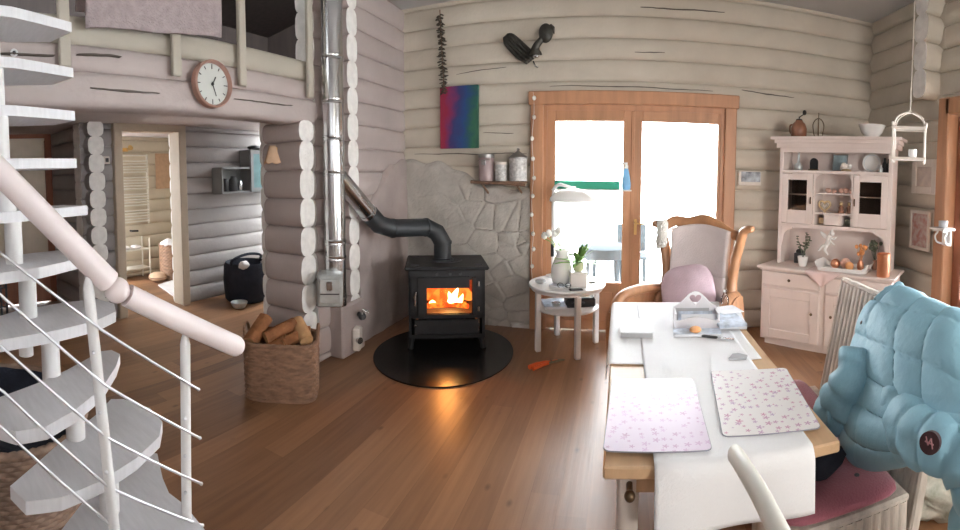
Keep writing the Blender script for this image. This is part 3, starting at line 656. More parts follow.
for z in (.2, .42, .6):
    mb = MB()
    for k in range(5): mb.cyl((-5.45, .84 + k * .08, z), (-5.15, .84 + k * .08, z), .008, 6)
    mb.cyl((-5.45, .84, z), (-5.45, 1.16, z), .01, 6); mb.cyl((-5.15, .84, z), (-5.15, 1.16, z), .01, 6); mb.build('shelf', 'dark_grey', t)

# ================================================================ loft edge
t = thing('loft_railing', 'cream wooden loft railing with square posts fixed to the beams', 'railing', (-2.3, .9, 2.2))
for y in (-.35, .9, 1.62, 2.165, 2.90):
    mb = MB(); zb = {1.62: 2.225}.get(y, 2.22); zt = 3.2; mb.box((-2.325, y, (zb + zt) / 2), (.035, .065, zt - zb), bev=.006); mb.build('post', 'beam_cream', t)
for z in (3.2,):
    mb = MB(); mb.box((-2.33, 1.17, z), (.07, 3.5, .05), bev=.008); mb.build('rail', 'beam_cream', t)
def bl(u, v):
    y = 1.0 + .93 * u; w = .008 * noise.noise(Vector((u * 6, v * 3, 2))) + .004 * math.sin(u * 22)
    if v < .45: return (-2.375 - .004 + w * .4, y, 2.55 + .66 * v / .45 + .0)
    if v < .55: a = (v - .45) / .1; return (-2.33 - .05 * math.cos(a * math.pi), y, 3.225 + .03 * math.sin(a * math.pi))
    return (-2.275 + w, y + .01 * math.sin(v * 9), 3.22 - (.80 - .006 * math.sin(u * 9) - .07 * u) * (v - .55) / .45)
mb = MB(); mb.grid(bl, 40, 60, .012); single(mb, 'hanging_blanket', 'blanket', 'rosy grey blanket hung over the loft railing', 'blanket', (-2.3, 1.45, 2.45), 180)
# wall clock: dial faces +x
t = thing('wall_clock', 'round wall clock with pale dial on the loft beam', 'clock', (-2.34, 1.885, 2.2))
F = Matrix.Translation((-2.345, 1.885, 2.2)) @ Matrix.Rotation(R(90), 4, 'Y')
mb = MB(F); mb.lathe((0, 0, 0), [(.135, 0), (.155, .02), (.152, .06), (.142, .068), (.133, .05), (.132, .03)], 48); mb.build('rim', 'clock_rim', t, 40)
mb = MB(F); mb.cyl((0, 0, .02), (0, 0, .036), .137, 48); d = mb.build('dial', 'dial', t, 40)
mb = MB(F)
for k in range(12): a = k * R(30); L = .02 if k % 3 else .03; mb.box((math.cos(a) * .112, math.sin(a) * .112, .038), (L, .005, .003), rot=a)
mb.build('hour_marking', 'dark_grey', d)
mb = MB(F); mb.box((-.018, .01, .043), (.065, .007, .003), rot=R(-28)); mb.cyl((0, 0, .036), (0, 0, .048), .008, 12); mb.build('hour_hand', 'black', t)
mb = MB(F); mb.box((.03, .012, .041), (.095, .005, .003), rot=R(20)); mb.build('minute_hand', 'black', t)
F = Matrix.Translation((-2.352, .625, 2.29)) @ Matrix.Rotation(R(90), 4, 'Y')
t = thing('beam_lamp', 'tiny round white spotlight set in the loft beam', 'lamp', (-2.36, .625, 2.29))
mb = MB(F); mb.lathe((0, 0, 0), [(.02, 0), (.021, .012), (.014, .016), (.012, .01)], 20); mb.build('ring', 'white', t, 40)
mb = MB(F); mb.ell((0, 0, .008), (.011, .011, .008), 12, 8); mb.build('lens', 'dark_grey', t, 180)

# ================================================================ hall and bathroom
t = thing('thermostat', 'small white switch plate beside the bathroom door', 'switch', (-4.735, 2.29, 1.84))
mb = MB(); mb.box((-4.735, 2.29, 1.84), (.02, .085, .09), bev=.006); mb.build('plate', 'frame_white', t); mb = MB(); mb.box((-4.722, 2.295, 1.84), (.012, .04, .045), bev=.004); mb.build('dial', 'dark_grey', t)
t = thing('wall_cabinet', 'grey wall cabinet with dark open shelf and pale glazed door', 'cabinet', (-4.74, 4.3, 1.4))
mb = MB(); Yc = 4.31
for z in (1.40, 1.72): mb.box((-4.64, 4.08, z), (.2, .5, .025))
mb.box((-4.735, 4.08, 1.56), (.02, .5, .32)); mb.box((-4.64, 3.84, 1.56), (.2, .025, .32))
mb.box((-4.735, 4.56, 1.68), (.02, .44, .58)); mb.box((-4.64, 4.335, 1.68), (.2, .02, .58)); mb.box((-4.64, 4.785, 1.68), (.2, .02, .58)); mb.box((-4.64, 4.56, 1.40), (.2, .45, .02)); mb.box((-4.64, 4.56, 1.96), (.2, .45, .02)); mb.build('body', 'grey_cab', t)
mb = MB()
for y in (4.355, 4.765): mb.box((-4.53, y, 1.68), (.025, .05, .58))
for z in (1.425, 1.935): mb.box((-4.53, 4.56, z), (.025, .37, .05))
d = mb.build('door', 'grey_cab', t); mb = MB(); mb.box((-4.53, 4.56, 1.68), (.01, .37, .47)); mb.build('pane', 'reflection_pane', d)
for k, (y, h, r, m_, lb) in enumerate(((3.95, .17, .05, 'black', 'dark jar on the left of the open wall shelf'), (4.1, .2, .06, 'dark_grey', 'dark grey canister in the middle of the open wall shelf'), (4.22, .14, .04, 'steel', 'small shiny jar beside the glazed cabinet door'))):
    mb = MB(); mb.lathe((-4.63, y, 1.4135), [(r * .9, 0), (r, .02), (r, h * .75), (r * .6, h * .9), (r * .6, h)], 18); single(mb, 'storage_jar', m_, lb, 'jar', (-4.63, y, 1.4135), 40)
t = thing('flat_hat', 'black flat hat lying on top of the wall cabinet', 'hat', (-4.63, 4.5, 1.97)); mb = MB(); mb.ell((-4.63, 4.5, 2.005), (.08, .11, .034), 16, 8); mb.build('crown', 'black', t, 180); mb = MB(); mb.ell((-4.57, 4.5, 1.985), (.09, .1, .012), 16, 6); mb.build('brim', 'black', t, 180)
t = thing('bucket_bag', 'black round laundry bag standing in the dark hall corner', 'bag', (-4.38, 4.05, 0))
mb = MB(); mb.lathe((-4.38, 4.05, 0), [(.24, 0), (.27, .03), (.29, .25), (.28, .46), (.26, .5), (.24, .46), (.22, .3)], 30); mb.build('body', 'navy', t, 60)
mb = MB()
mb.tube(cat_rom([(-4.38, 3.8, .46), (-4.33, 3.8, .56), (-4.33, 4.05, .60), (-4.33, 4.28, .56), (-4.38, 4.3, .46)]), .018, 8); mb.build('handle', 'navy', t, 60)
for (x, y, z, lb) in ((-4.20, 3.86, .5, 'white rag draped over near edge of the black laundry bag'), (-4.18, 4.22, .47, 'white rag draped over far edge of the black laundry bag')):
    mb = MB(); mb.ell((x, y, z), (.055, .075, .05), 16, 10, f=lambda v: 1 + .35 * noise.noise(v * 3 + Vector((x * 9, y, 0)))); single(mb, 'rag', 'rug', lb, 'rag', (x, y, z - .04), 180, 'white rags on the laundry bag')
mb = MB(); mb.lathe((-4.15, 3.72, 0), [(.06, 0), (.075, .01), (.10, .055), (.105, .075), (.095, .07), (.07, .02)], 24); single(mb, 'metal_bowl', 'galv', 'small shiny metal bowl on floor before the laundry bag', 'bowl', (-4.15, 3.72, 0), 40)
# sconce on the pier
t = thing('wall_lamp', 'small tan scalloped wall lamp on the log pier', 'lamp', (-2.62, 2.77, 1.74))
mb = MB()
mb.grid(lambda u, v: (-2.61 + (-.085 + .17 * u) * (.35 + .65 * v) , 2.755 - .085 * math.sin(u * math.pi) * (.4 + .6 * v), 1.85 - .14 * v - .012 * abs(math.sin(u * 4 * math.pi)) * v), 24, 8, .004); mb.build('shade', 'shade_tan', t, 180)
mb = MB(); mb.box((-2.61, 2.775, 1.8), (.05, .03, .08), bev=.008); mb.build('bracket', 'brass', t)
# bathroom
t = thing('towel_radiator', 'white ladder towel radiator on the bathroom wall', 'radiator', (-6.6, 3.66, .95))
for y in (3.40, 3.92): mb = MB(); mb.cyl((-6.56, y, .88), (-6.56, y, 2.02), .018, 10); mb.build('upright', 'radiator', t, 40)
z = .92; rg = 0
while z < 2.0:
    if rg % 6 != 5: mb = MB(); mb.cyl((-6.545, 3.40, z), (-6.545, 3.92, z), .0125, 8); mb.build('rung', 'radiator', t, 40)
    z += .045; rg += 1
t = thing('brass_spot', 'small brass spotlight above the towel radiator', 'lamp', (-6.63, 3.6, 2.08)); mb = MB(); mb.box((-6.63, 3.55, 2.1), (.03, .12, .06), bev=.01); mb.build('base', 'brass', t); mb = MB(); mb.lathe((0, 0, 0), [(.02, 0), (.045, .08), (.04, .078)], 16, xf=Matrix.Translation((-6.6, 3.6, 2.1)) @ Matrix.Rotation(R(70), 4, 'Y')); mb.build('shade', 'brass', t, 40)
t = thing('picture', 'rust coloured picture on the bathroom wall beside the radiator', 'picture', (-6.63, 4.30, 1.45)); mb = MB(); mb.box((-6.63, 4.30, 1.74), (.02, .34, .6)); mb.build('print', 'shade_tan', t)
t = thing('wire_shelf', 'low white shelf stand below the towel radiator', 'shelf', (-6.5, 3.55, 0))
for dx in (-.12, .12):
    for dy in (-.26, .26): mb = MB(); mb.cyl((-6.5 + dx, 3.55 + dy, 0), (-6.5 + dx, 3.55 + dy, .66), .012, 8); mb.build('leg', 'radiator', t, 40)
for z in (.18, .48): mb = MB(); mb.box((-6.5, 3.55, z), (.25, .53, .016)); mb.build('board', 'radiator', t)
for k, y in enumerate((3.42, 3.62)): mb = MB(); mb.pillow((-6.5, y, .488 + .03), (.17, .16, .06), 3); single(mb, 'folded_towel', 'rug', ('folded white towel on left of the low bath shelf', 'folded white towel on right of the low bath shelf')[k], 'towel', (-6.5, y, .49), 180, 'towels on the bath shelf')
t = thing('laundry_hamper', 'brown round hamper with white towel inside the bathroom', 'hamper', (-6.1, 4.05, 0))
mb = MB(); wicker(mb, (-6.1, 4.05, 0), .19, .19, .56, 22, 2, 20, .02, .06, .005); mb.build('basket', 'wicker', t, 60)
mb = MB(); mb.ell((-6.06, 4.0, .58), (.15, .16, .07), 18, 10, f=lambda v: 1 + .3 * noise.noise(v * 2.4)); single(mb, 'bath_towel', 'rug', 'crumpled white towel on top of the brown hamper', 'towel', (-6.06, 4.0, .55), 180)
t = thing('pouf', 'low tan round pouf beside the hamper', 'pouf', (-6.1, 3.78, 0)); mb = MB(); mb.ell((-6.1, 3.78, .075), (.15, .15, .075), 20, 10); mb.build('cushion', 'shade_tan', t, 180); mb = MB(); mb.tube([(-6.1 + .15 * math.cos(k * .35), 3.78 + .15 * math.sin(k * .35), .075) for k in range(18)], .008, 6, closed=True); mb.build('seam', 'wicker', t, 60)
for (poly, lb) in (([(-5.75, 2.82), (-5.35, 3.0), (-5.62, 3.28), (-6.05, 3.1)], 'white bath mat on floor nearest the doorway'), ([(-5.85, 3.62), (-5.2, 3.45), (-5.3, 3.8), (-6.0, 4.1)], 'cream bath mat lying before the hamper')):
    mb = MB(); mb.prism(poly, .0, .018); single(mb, 'bath_mat', 'rug', lb, 'mat', (poly[0][0], poly[0][1], 0), None)
mb = MB(); mb.tube([(-4.64, 2.52, 1.02), (-4.60, 2.52, 1.02), (-4.60, 2.60, 1.015)], .011, 8); mb.build('door_handle', 'black_iron', bpy.data.objects['door_1'], 40)
# ================================================================ chimney and stove
FX, FY = -2.225, 3.07
t = thing('chimney_flue', 'tall stainless steel chimney flue with angled branch and cleanout', 'chimney', (FX, FY, .48))
mb = MB(); mb.cyl((FX, FY, .52), (FX, FY, CE), .09, 32); mb.build('pipe', 'steel', t, 40)
for z in (.60, .92, 1.05, 1.62, 1.9, 2.2, 2.55, 3.1):
    mb = MB(); mb.lathe((FX, FY, z), [(.0905, -.022), (.095, -.018), (.095, -.004), (.0925, 0), (.095, .004), (.095, .018), (.0905, .022)], 32); mb.build('band', 'steel', t, 40)
bj = Vector((-2.155, 3.50, 1.25)); b0 = Vector((FX + .02, FY + .04, 1.58)); bd = (b0 - bj).normalized()
mb = MB(); mb.tube([b0, bj], .078, 28); mb.tube([bj + bd * .0, bj + bd * .04], .083, 28); mb.build('branch', 'steel', t, 40)
cb = (-2.19, 2.95, .69); mb = MB(); mb.box(cb, (.2, .2, .26), rot=R(33), bev=.012); bx = mb.build('cleanout_box', 'galv', t)
T = TX(cb, R(33)); mb = MB(T); mb.box((0, -.107, .0), (.165, .018, .2), bev=.006); dd = mb.build('door', 'galv', bx)
mb = MB(T); mb.box((.0, -.125, .045), (.045, .02, .075), bev=.008); mb.build('handle', 'steel', dd); mb = MB(T); mb.box((0, -.12, -.02), (.15, .006, .008)); mb.build('latch_bar', 'dark_grey', dd)
t = thing('wall_tap', 'small chrome valve on the wall beside the chimney base', 'valve', (-2.2, 3.42, .33))
mb = MB(); mb.cyl((-2.25, 3.44, .345), (-2.15, 3.38, .345), .02, 12); mb.ell((-2.17, 3.39, .345), (.035, .035, .035), 12, 8); mb.build('body', 'dark_grey', t, 60)
mb = MB(); mb.tube([(-2.16, 3.38, .365), (-2.13, 3.35, .42), (-2.10, 3.38, .395)], .015, 8); mb.build('lever', 'steel', t, 40)
t = thing('utility_box', 'small white box low on the chimney base', 'box', (-2.2, 3.36, .06)); mb = MB(); mb.box((-2.205, 3.36, .15), (.07, .11, .2), bev=.012, rot=R(20)); mb.build('body', 'frame_white', t); mb = MB(); mb.cyl((-2.175, 3.33, .15), (-2.15, 3.32, .15), .03, 14); mb.build('dial', 'steel', t, 40)
# hearth plate
mb = MB(); mb.prism([(-1.535 + .61 * math.cos(k * math.pi / 32) * (1 if math.sin(k * math.pi / 32) < 0 else 1), 3.74 + (.69 if math.sin(k * math.pi / 32) < 0 else .72) * math.sin(k * math.pi / 32)) for k in range(64)], 0, .012)
single(mb, 'hearth_plate', 'black_glass', 'rounded black floor plate beneath the wood stove', 'hearth plate', (-1.56, 3.72, 0))
# stove
SO = (-1.53, 3.80, .012); SR = R(24)
t = thing('wood_stove', 'black cast iron wood stove burning with bent black flue pipe', 'stove', SO, SR)
S = TX(SO, SR) @ Matrix.Diagonal((1, 1, 1.04, 1)); W2 = .345; D = .56
mb = MB(S)
mb.box((-W2 + .012, D / 2, .40), (.024, D, .60)); mb.box((W2 - .012, D / 2, .40), (.024, D, .60)); mb.box((0, D - .012, .40), (2 * W2, .024, .60)); mb.box((0, D / 2, .11), (2 * W2, D, .024)); mb.box((0, D / 2, .31), (2 * W2 - .04, D, .02))
mb.box((0, .012, .655), (2 * W2, .024, .09)); mb.box((0, .012, .29), (2 * W2, .024, .03)); mb.box((-W2 + .045, .012, .46), (.09, .024, .36)); mb.box((W2 - .045, .012, .46), (.09, .024, .36)); mb.box((0, .012, .115), (2 * W2, .024, .03))
mb.build('body', 'black_iron', t)
mb = MB(S); mb.box((0, .2, .47), (.5, .015, .3)) ; mb.box((0, .42, .45), (.56, .02, .40)); mb.box((-.27, .235, .45), (.02, .40, .40)); mb.box((.27, .235, .45), (.02, .40, .40)); mb.v = mb.v[8:]; mb.f = [tuple(i - 8 for i in f) for f in mb.f[6:]]; mb.m = mb.m[6:]; mb.build('firebox', 'firebox', t)
mb = MB(S); mb.box((0, D / 2 - .012, .715), (2 * W2 + .07, D + .07, .03), bev=.012); tp = mb.build('top_plate', 'black_iron', t)
mb = MB(S); mb.tube([(.15 * math.cos(k * math.pi / 16), .30 + .13 * math.sin(k * math.pi / 16), .732) for k in range(32)], .005, 6, closed=True)
mb.build('hotplate_ring', 'dark_grey', tp)
for sx in (-1, 1):
    for yy in (.05, .49): mb = MB(S); mb.box((sx * .29, yy, .735), (.07, .022, .012), bev=.004); mb.build('vent_slot', 'dark_grey', tp)
for sx in (-1, 1):
    for yy in (.03, D - .03): mb = MB(S); mb.tube([(sx * (W2 - .03), yy, .11), (sx * (W2 - .02), yy - .005, .05), (sx * (W2 - .012), yy - .012, 0)], [.03, .022, .026], 10); mb.build('leg', 'black_iron', t, 40)
# fire door: frame with glass
mb = MB(S); gx0, gx1, gz0, gz1 = -.18, .225, .315, .545; yy = -.012
mb.box(((gx0 - .265) / 2, yy, .47), (.265 + gx0, .026, .34), bev=.006); mb.box(((gx1 + .265) / 2, yy, .47), (.265 - gx1, .026, .34), bev=.006); mb.box((0, yy, (gz1 + .64) / 2), (gx1 - gx0, .026, .64 - gz1)); mb.box((0, yy, (gz0 + .30) / 2), (gx1 - gx0, .026, gz0 - .30))
dr_ = mb.build('door', 'black_iron', t)
mb = MB(S); mb.box((.02, -.004, .43), (.42, .006, .25)); mb.build('pane', 'stove_glass', dr_)
mb = MB(S); mb.cyl((-.285, -.03, .47), (-.285, -.05, .47), .012, 10); mb.tube([(-.285, -.05, .40), (-.285, -.055, .47), (-.275, -.05, .52)], .009, 8); mb.build('handle', 'steel', dr_, 40)
mb = MB(S)
for z in (.36, .58): mb.cyl((.285, -.02, z - .02), (.285, -.02, z + .02), .011, 10)
mb.build('hinge', 'steel', dr_, 40)
mb = MB(S); mb.box((0, -.008, .20), (2 * W2 - .1, .024, .13), bev=.008); ad = mb.build('ash_drawer', 'black_iron', t)
mb = MB(S); mb.ell((-.285, -.03, .22), (.014, .014, .014), 10, 8); mb.build('knob', 'steel', ad, 60)
for z in (.17, .235): mb = MB(S); mb.cyl((.285, -.02, z), (.285, -.02, z + .035), .009, 8); mb.build('hinge', 'steel', ad, 60)
for x in (-.09, .03, .12): mb = MB(S); mb.cyl((x, 0, .665), (x, -.022, .665), .013, 12); mb.build('air_knob', 'dark_grey', t, 40)
for k, (a, b, r) in enumerate((((-.2, .17, .335), (.19, .21, .335), .026), ((-.16, .26, .345), (.2, .10, .35), .022))): mb = MB(S); mb.tube([a, ((a[0] + b[0]) / 2, (a[1] + b[1]) / 2 + .01, a[2] + .006), b], r, 10); mb.build('burning_log', 'ember', t, 60)
random.seed(5)
for (x, y, h, w, m_) in ((.09, .18, .17, .05, 'fire_core'), (.04, .20, .13, .04, 'fire_core'), (.13, .18, .11, .035, 'fire_core'), (.03, .26, .24, .08, 'fire'), (.13, .25, .21, .06, 'fire'), (-.08, .24, .16, .06, 'fire'), (-.15, .22, .07, .035, 'fire_core'), (-.04, .19, .07, .03, 'fire'), (-.12, .3, .19, .08, 'fire'), (.0, .33, .22, .09, 'fire'), (-.2, .33, .2, .08, 'fire'), (.2, .33, .2, .08, 'fire'), (.12, .35, .22, .09, 'fire'), (-.08, .36, .2, .09, 'fire')):
    mb = MB(S); mb.lathe((0, 0, 0), [(0, 0), (w * .8, h * .1), (w, h * .25), (w * .75, h * .5), (w * .35, h * .8), (0, h)], 12, sy=.6)
    for v in mb.v: pass
    q = []
    for v in mb.v:
        l = S.inverted() @ v; g = l.z; l = Vector((l.x + x + .03 * math.sin(g * 22 + x * 40) + .2 * g * (.5 if x < .05 else -.1), l.y + y, l.z + .335)); q.append(S @ l)
    mb.v = q; mb.build('flame', m_, t, 180)
# smoke pipe from the stove to the branch
px_, py_ = S @ Vector((-.03, .30, 0)), None; p0 = Vector((px_.x, px_.y, .775)); r = .085
pts = [p0, p0 + Vector((0, 0, .17)), Vector((p0.x - .05, p0.y - .02, 1.04)), Vector((p0.x - .14, p0.y - .05, 1.09)), Vector((-2.03, 3.69, 1.105)), Vector((-2.11, 3.60, 1.145)), bj + Vector((.0, .005, 0)) - bd * .0]
mb = MB(); mb.tube(pts, r, 28); pp = mb.build('smoke_pipe', 'pipe_black', t, 40)
mb = MB(); mb.lathe(tuple(p0), [(r, 0), (r + .02, .0), (r + .02, .015), (r, .02)], 28); mb.build('collar', 'pipe_black', pp, 40)
for a, b in ((pts[1] - Vector((0, 0, .01)), pts[1] + Vector((0, 0, .014))), (pts[3], pts[3] + (pts[4] - pts[3]).normalized() * .024), (pts[4] - (pts[4] - pts[3]).normalized() * .024, pts[4])): mb = MB(); mb.tube([a, b], r + .005, 28); mb.build('joint_ring', 'pipe_black', pp, 40)
# firewood basket
BO = (-2.43, 2.60, 0); BR = R(33)
BO = (-2.29, 2.47, 0)
t = thing('log_basket', 'rectangular brown wicker basket heaped with firewood near the chimney', 'basket', BO, BR)
mb = MB(); wicker(mb, BO, .255, .19, .40, 18, 5.0, 30, .024, .03, .009, rot=BR); mb.build('basket', 'wicker', t, 60)
B = TX(BO, BR)
for sx in (-1, 1): mb = MB(B); mb.tube(cat_rom([(sx * .262, -.07, .40), (sx * .272, -.06, .47), (sx * .272, 0, .505), (sx * .272, .06, .47), (sx * .262, .07, .40)]), .011, 8); mb.build('handle', 'wicker', t, 60)
FW = [((-.21, -.13, .40), (-.13, .06, .53), .058, 'split firewood log standing highest at the left end of the basket', 'bark'), ((-.10, -.11, .43), (.10, .03, .50), .05, 'long reddish firewood log lying across the middle of the basket', 'bark'), ((-.08, -.12, .36), (.06, -.10, .42), .046, 'short firewood log at the front of the basket rim', 'bark'),
      ((.10, .08, .50), (.20, -.12, .42), .05, 'firewood log leaning to the right corner with pale cut end', 'cutwood'), ((.03, -.13, .40), (.13, -.06, .44), .042, 'small firewood stub in front of the leaning pale log', 'bark'), ((-.2, .12, .38), (.2, .13, .40), .055, 'firewood log lying along the back of the basket', 'bark'), ((-.22, 0, .27), (.2, .0, .29), .07, 'thick firewood log lying deepest in the basket', 'bark')]
for k, (a, b, r, lb, m_) in enumerate(FW):
    A, Bv = Vector(a), Vector(b); u = (Bv - A).normalized(); w = u.cross(Vector((0, 0, 1))).normalized(); n_ = w.cross(u); K = 12; vs = []; fs = []
    for i, s in enumerate((0, .02, .5, .98, 1)):
        for q in range(K):
            th = 2 * math.pi * q / K; rr = r * (1 if 0 < i < 4 else .93) * (1 + .22 * noise.noise(Vector((math.cos(th) * 1.3 + k * 7, math.sin(th) * 1.3, i * .3))) - .18 * max(0, math.sin(th + k)) ** 4)
            vs.append(A + (Bv - A) * s + (w * math.cos(th) + n_ * math.sin(th)) * rr)
    for i in range(4):
        for q in range(K): l = (q + 1) % K; fs.append((i * K + q, i * K + l, (i + 1) * K + l, (i + 1) * K + q))
    mb = MB(B); mb.add(vs, fs, 0); mb.add([vs[q] for q in range(K)] + [vs[4 * K + q] for q in range(K)], [tuple(range(K))[::-1], tuple(range(K, 2 * K))], 1)
    single(mb, 'firewood_log', [m_, 'cutwood'], lb, 'firewood', tuple(B @ A), 50, 'firewood in the log basket')

# ================================================================ back wall ornaments
Wy = 4.625
t = thing('cone_garland', 'hanging garland of dark dried scales above the painting', 'garland', (-1.9, 4.6, 3.3))
mb = MB(); mb.cyl((-1.915, Wy - .04, 3.34), (-1.865, Wy - .05, 2.46), .006, 6); mb.build('cord', 'branch', t)
random.seed(11); mb = MB()
for k in range(88):
    f = k / 87; z = 3.29 - .83 * f; x = -1.915 + .05 * f; a = k * 2.4; L = random.uniform(.035, .062)
    T = Matrix.Translation((x, Wy - .045, z)) @ Matrix.Rotation(a, 4, 'Z') @ Matrix.Rotation(R(random.uniform(-8, 38)), 4, 'Y')
    mb.ell((L * .55, 0, 0), (L * .55, .021, .0065), 8, 5, xf=T)
mb.build('scales', 'garland', t, 180)
t = thing('abstract_painting', 'unframed abstract painting in magenta, blue and green', 'painting', (-1.70, 4.6, 2.2))
mb = MB(); mb.box((-1.705, 4.605, 2.2), (.43, .035, .655), bev=.004); mb.build('canvas', 'paint', t)
t = thing('bird_ornament', 'dark bronze bird ornament fixed high on the log wall', 'ornament', (-1.0, 4.6, 2.8))
mb = MB(); X = -1.0
mb.tube(cat_rom([(-.885, 4.55, 2.79), (-.87, 4.53, 2.86), (-.83, 4.53, 2.91), (-.80, 4.53, 2.95)]), [.075, .07, .065, .055, .045, .04, .038, .036, .035, .034, .033, .032, .031, .03, .03, .03, .03, .03, .03][:19], 14)
mb.build('body', 'bird', t, 180)
mb = MB(); mb.ell((-.775, 4.53, 2.985), (.072, .05, .095), 18, 12, xf=None); mb.tube([(-.73, 4.53, 3.05), (-.70, 4.52, 3.03), (-.69, 4.515, 2.97)], [.025, .018, .006], 8); mb.build('head', 'bird', t, 180)
mb = MB()
for k in range(5):
    o_ = .022 * (k - 2); mb.tube(cat_rom([(-.92 + o_, 4.56, 2.74 + o_ * .6), (-1.03 + o_, 4.575, 2.83 + o_), (-1.15 + o_ * .8, 4.58, 2.95 + o_ * .9), (-1.20 + o_ * .4, 4.585, 3.0 + o_ * .3)], 4), [.02] * 10 + [.016, .012, .006], 8)
mb.build('wing', 'bird', t, 180)
mb = MB(); mb.ell((-.865, 4.50, 2.755), (.035, .03, .02), 12, 8); mb.tube([(-.90, 4.54, 2.72), (-.88, 4.54, 2.67), (-.85, 4.53, 2.655)], .008, 6); mb.build('foot', 'steel', t, 180)
# branch shelf with three tins
t = thing('branch_shelf', 'small rustic branch shelf holding tins beside the french door', 'shelf', (-1.22, 4.55, 1.5))
mb = MB(); mb.box((-1.24, 4.545, 1.517), (.56, .15, .022), bev=.008); mb.tube(cat_rom([(-1.53, 4.47, 1.52), (-1.35, 4.462, 1.51), (-1.15, 4.465, 1.505), (-.96, 4.47, 1.49)]), .016, 8); mb.build('board', 'branch', t, 60)
for x in (-1.42, -1.06): mb = MB(); mb.tube([(x, 4.49, 1.505), (x + .04, 4.6, 1.40)], .011, 8); mb.build('bracket', 'branch', t, 40)
t = thing('storage_tin', 'mauve lidded tin at left end of the branch shelf', 'tin', (-1.385, 4.54, 1.529))
mb = MB(); mb.lathe((-1.385, 4.54, 1.529), [(.078, 0), (.08, .008), (.08, .235), (.076, .24)], 28); mb.build('body', 'tin_pink', t, 40)
mb = MB(); mb.lathe((-1.385, 4.54, 1.765), [(.083, 0), (.084, .035), (.06, .042), (.0, .045)], 28); mb.build('lid', 'tin_lid', t, 40)
mb = MB(); mb.box((-1.39, 4.455, 1.715), (.05, .012, .05), bev=.005); mb.tube([(-1.45, 4.47, 1.74), (-1.385, 4.448, 1.745), (-1.32, 4.47, 1.74)], .004, 6); mb.build('clasp', 'tin_lid', t)
t = thing('storage_tin', 'small pale printed tin between the two larger tins', 'tin', (-1.225, 4.53, 1.529))
mb = MB(); mb.lathe((-1.225, 4.53, 1.529), [(.06, 0), (.062, .006), (.062, .165), (.06, .17)], 26); mb.build('body', 'tin_white', t, 40)
mb = MB(); mb.lathe((-1.225, 4.53, 1.695), [(.064, 0), (.064, .022), (.055, .028), (0, .029)], 26); mb.build('lid', 'frame_white', t, 40)
t = thing('storage_tin', 'large pale printed tin with pointed lid next to door frame', 'tin', (-1.05, 4.54, 1.529))
mb = MB(); mb.lathe((-1.05, 4.54, 1.529), [(.088, 0), (.09, .008), (.09, .225), (.088, .23)], 30); mb.build('body', 'tin_white', t, 40)
mb = MB(); mb.lathe((-1.05, 4.54, 1.755), [(.098, 0), (.098, .014), (.06, .045), (.02, .07), (.012, .085), (.018, .097), (0, .108)], 30); mb.build('lid', 'tin_lid', t, 40)
# string of bulbs on the door casing
t = thing('string_lights', 'string of small white bulbs down the left door casing', 'string lights', (-.9, 4.57, 1.5))
mb = MB(); mb.tube([(-.905 + .01 * math.sin(k), 4.572, 2.42 - k * .1) for k in range(20)], .003, 6); mb.build('wire', 'frame_white', t)
for z in (2.36, 2.17, 1.957, 1.754, 1.56, 1.38, 1.19, .996, .84, .664): mb = MB(); mb.ell((-.90 + .012 * math.sin(z * 9), 4.555, z), (.02, .02, .024), 12, 8); mb.build('bulb', 'bulb', t, 180)
# photo right of the door
t = thing('small_photo', 'small dark landscape photograph on the log wall beside hutch', 'picture', (1.30, 4.62, 1.58)); mb = MB(); mb.box((1.305, 4.615, 1.595), (.245, .02, .15), bev=.003); mb.build('mount', 'frame_white', t); mb = MB(); mb.box((1.315, 4.603, 1.61), (.205, .006, .105)); mb.build('print', 'photo', t)
# ledge across the glass with green strip and bottle
t = thing('glass_shelf', 'narrow white ledge with green strip across left door glass', 'ledge', (-.3, 4.6, 1.44))
mb = MB(); mb.box((-.31, 4.595, 1.447), (.80, .085, .014), bev=.004); mb.build('board', 'white', t); mb = MB(); mb.box((-.36, 4.632, 1.495), (.66, .008, .082), bev=.003); mb.build('strip', 'green', t)
t = thing('spray_bottle', 'light blue bottle with white cap on the door ledge', 'bottle', (.035, 4.59, 1.454))
mb = MB(); mb.lathe((.035, 4.59, 1.454), [(.03, 0), (.042, .01), (.043, .06), (.034, .13), (.02, .20), (.016, .215)], 22, sx=1.05, sy=.75); mb.build('body', 'blue_bottle', t, 60)
mb = MB(); mb.lathe((.035, 4.59, 1.665), [(.018, 0), (.019, .03), (.012, .036), (.012, .06), (0, .062)], 16); mb.box((.01, 4.59, 1.715), (.055, .018, .02), bev=.004); mb.build('cap', 'white', t, 40)
# garden beyond the door
t = thing('patio_table', 'weathered grey round garden table seen through the left pane', 'table', (-.22, 6.05, -.05))
mb = MB(); mb.lathe((-.22, 6.05, .52), [(.34, 0), (.36, .012), (.36, .135), (.34, .145)], 36); mb.build('table_top', 'patio_grey', t, 40)
for a in range(4): x, y = -.22 + .25 * math.cos(a * 1.57 + .6), 6.05 + .25 * math.sin(a * 1.57 + .6); mb = MB(); mb.tube([(x, y, .62), (x + (x + .22) * .15, y + (y - 6.05) * .15, -.05)], .026, 10); mb.build('leg', 'patio_grey', t, 40)
t = thing('patio_chair', 'pale grey garden chair behind the patio table', 'chair', (.15, 6.9, -.05))
mb = MB(); mb.box((.15, 6.9, .38), (.46, .44, .04), bev=.012); mb.build('seat', 'patio_grey', t)
mb = MB(); mb.box((.15, 7.11, .63), (.44, .03, .42), bev=.012); mb.build('backrest', 'patio_grey', t)
for sx in (-.2, .2):
    for sy in (-.19, .2): mb = MB(); mb.cyl((.15 + sx, 6.9 + sy, -.05), (.15 + sx * .95, 6.9 + sy * .95, .38), .02, 10); mb.build('leg', 'patio_grey', t, 40)
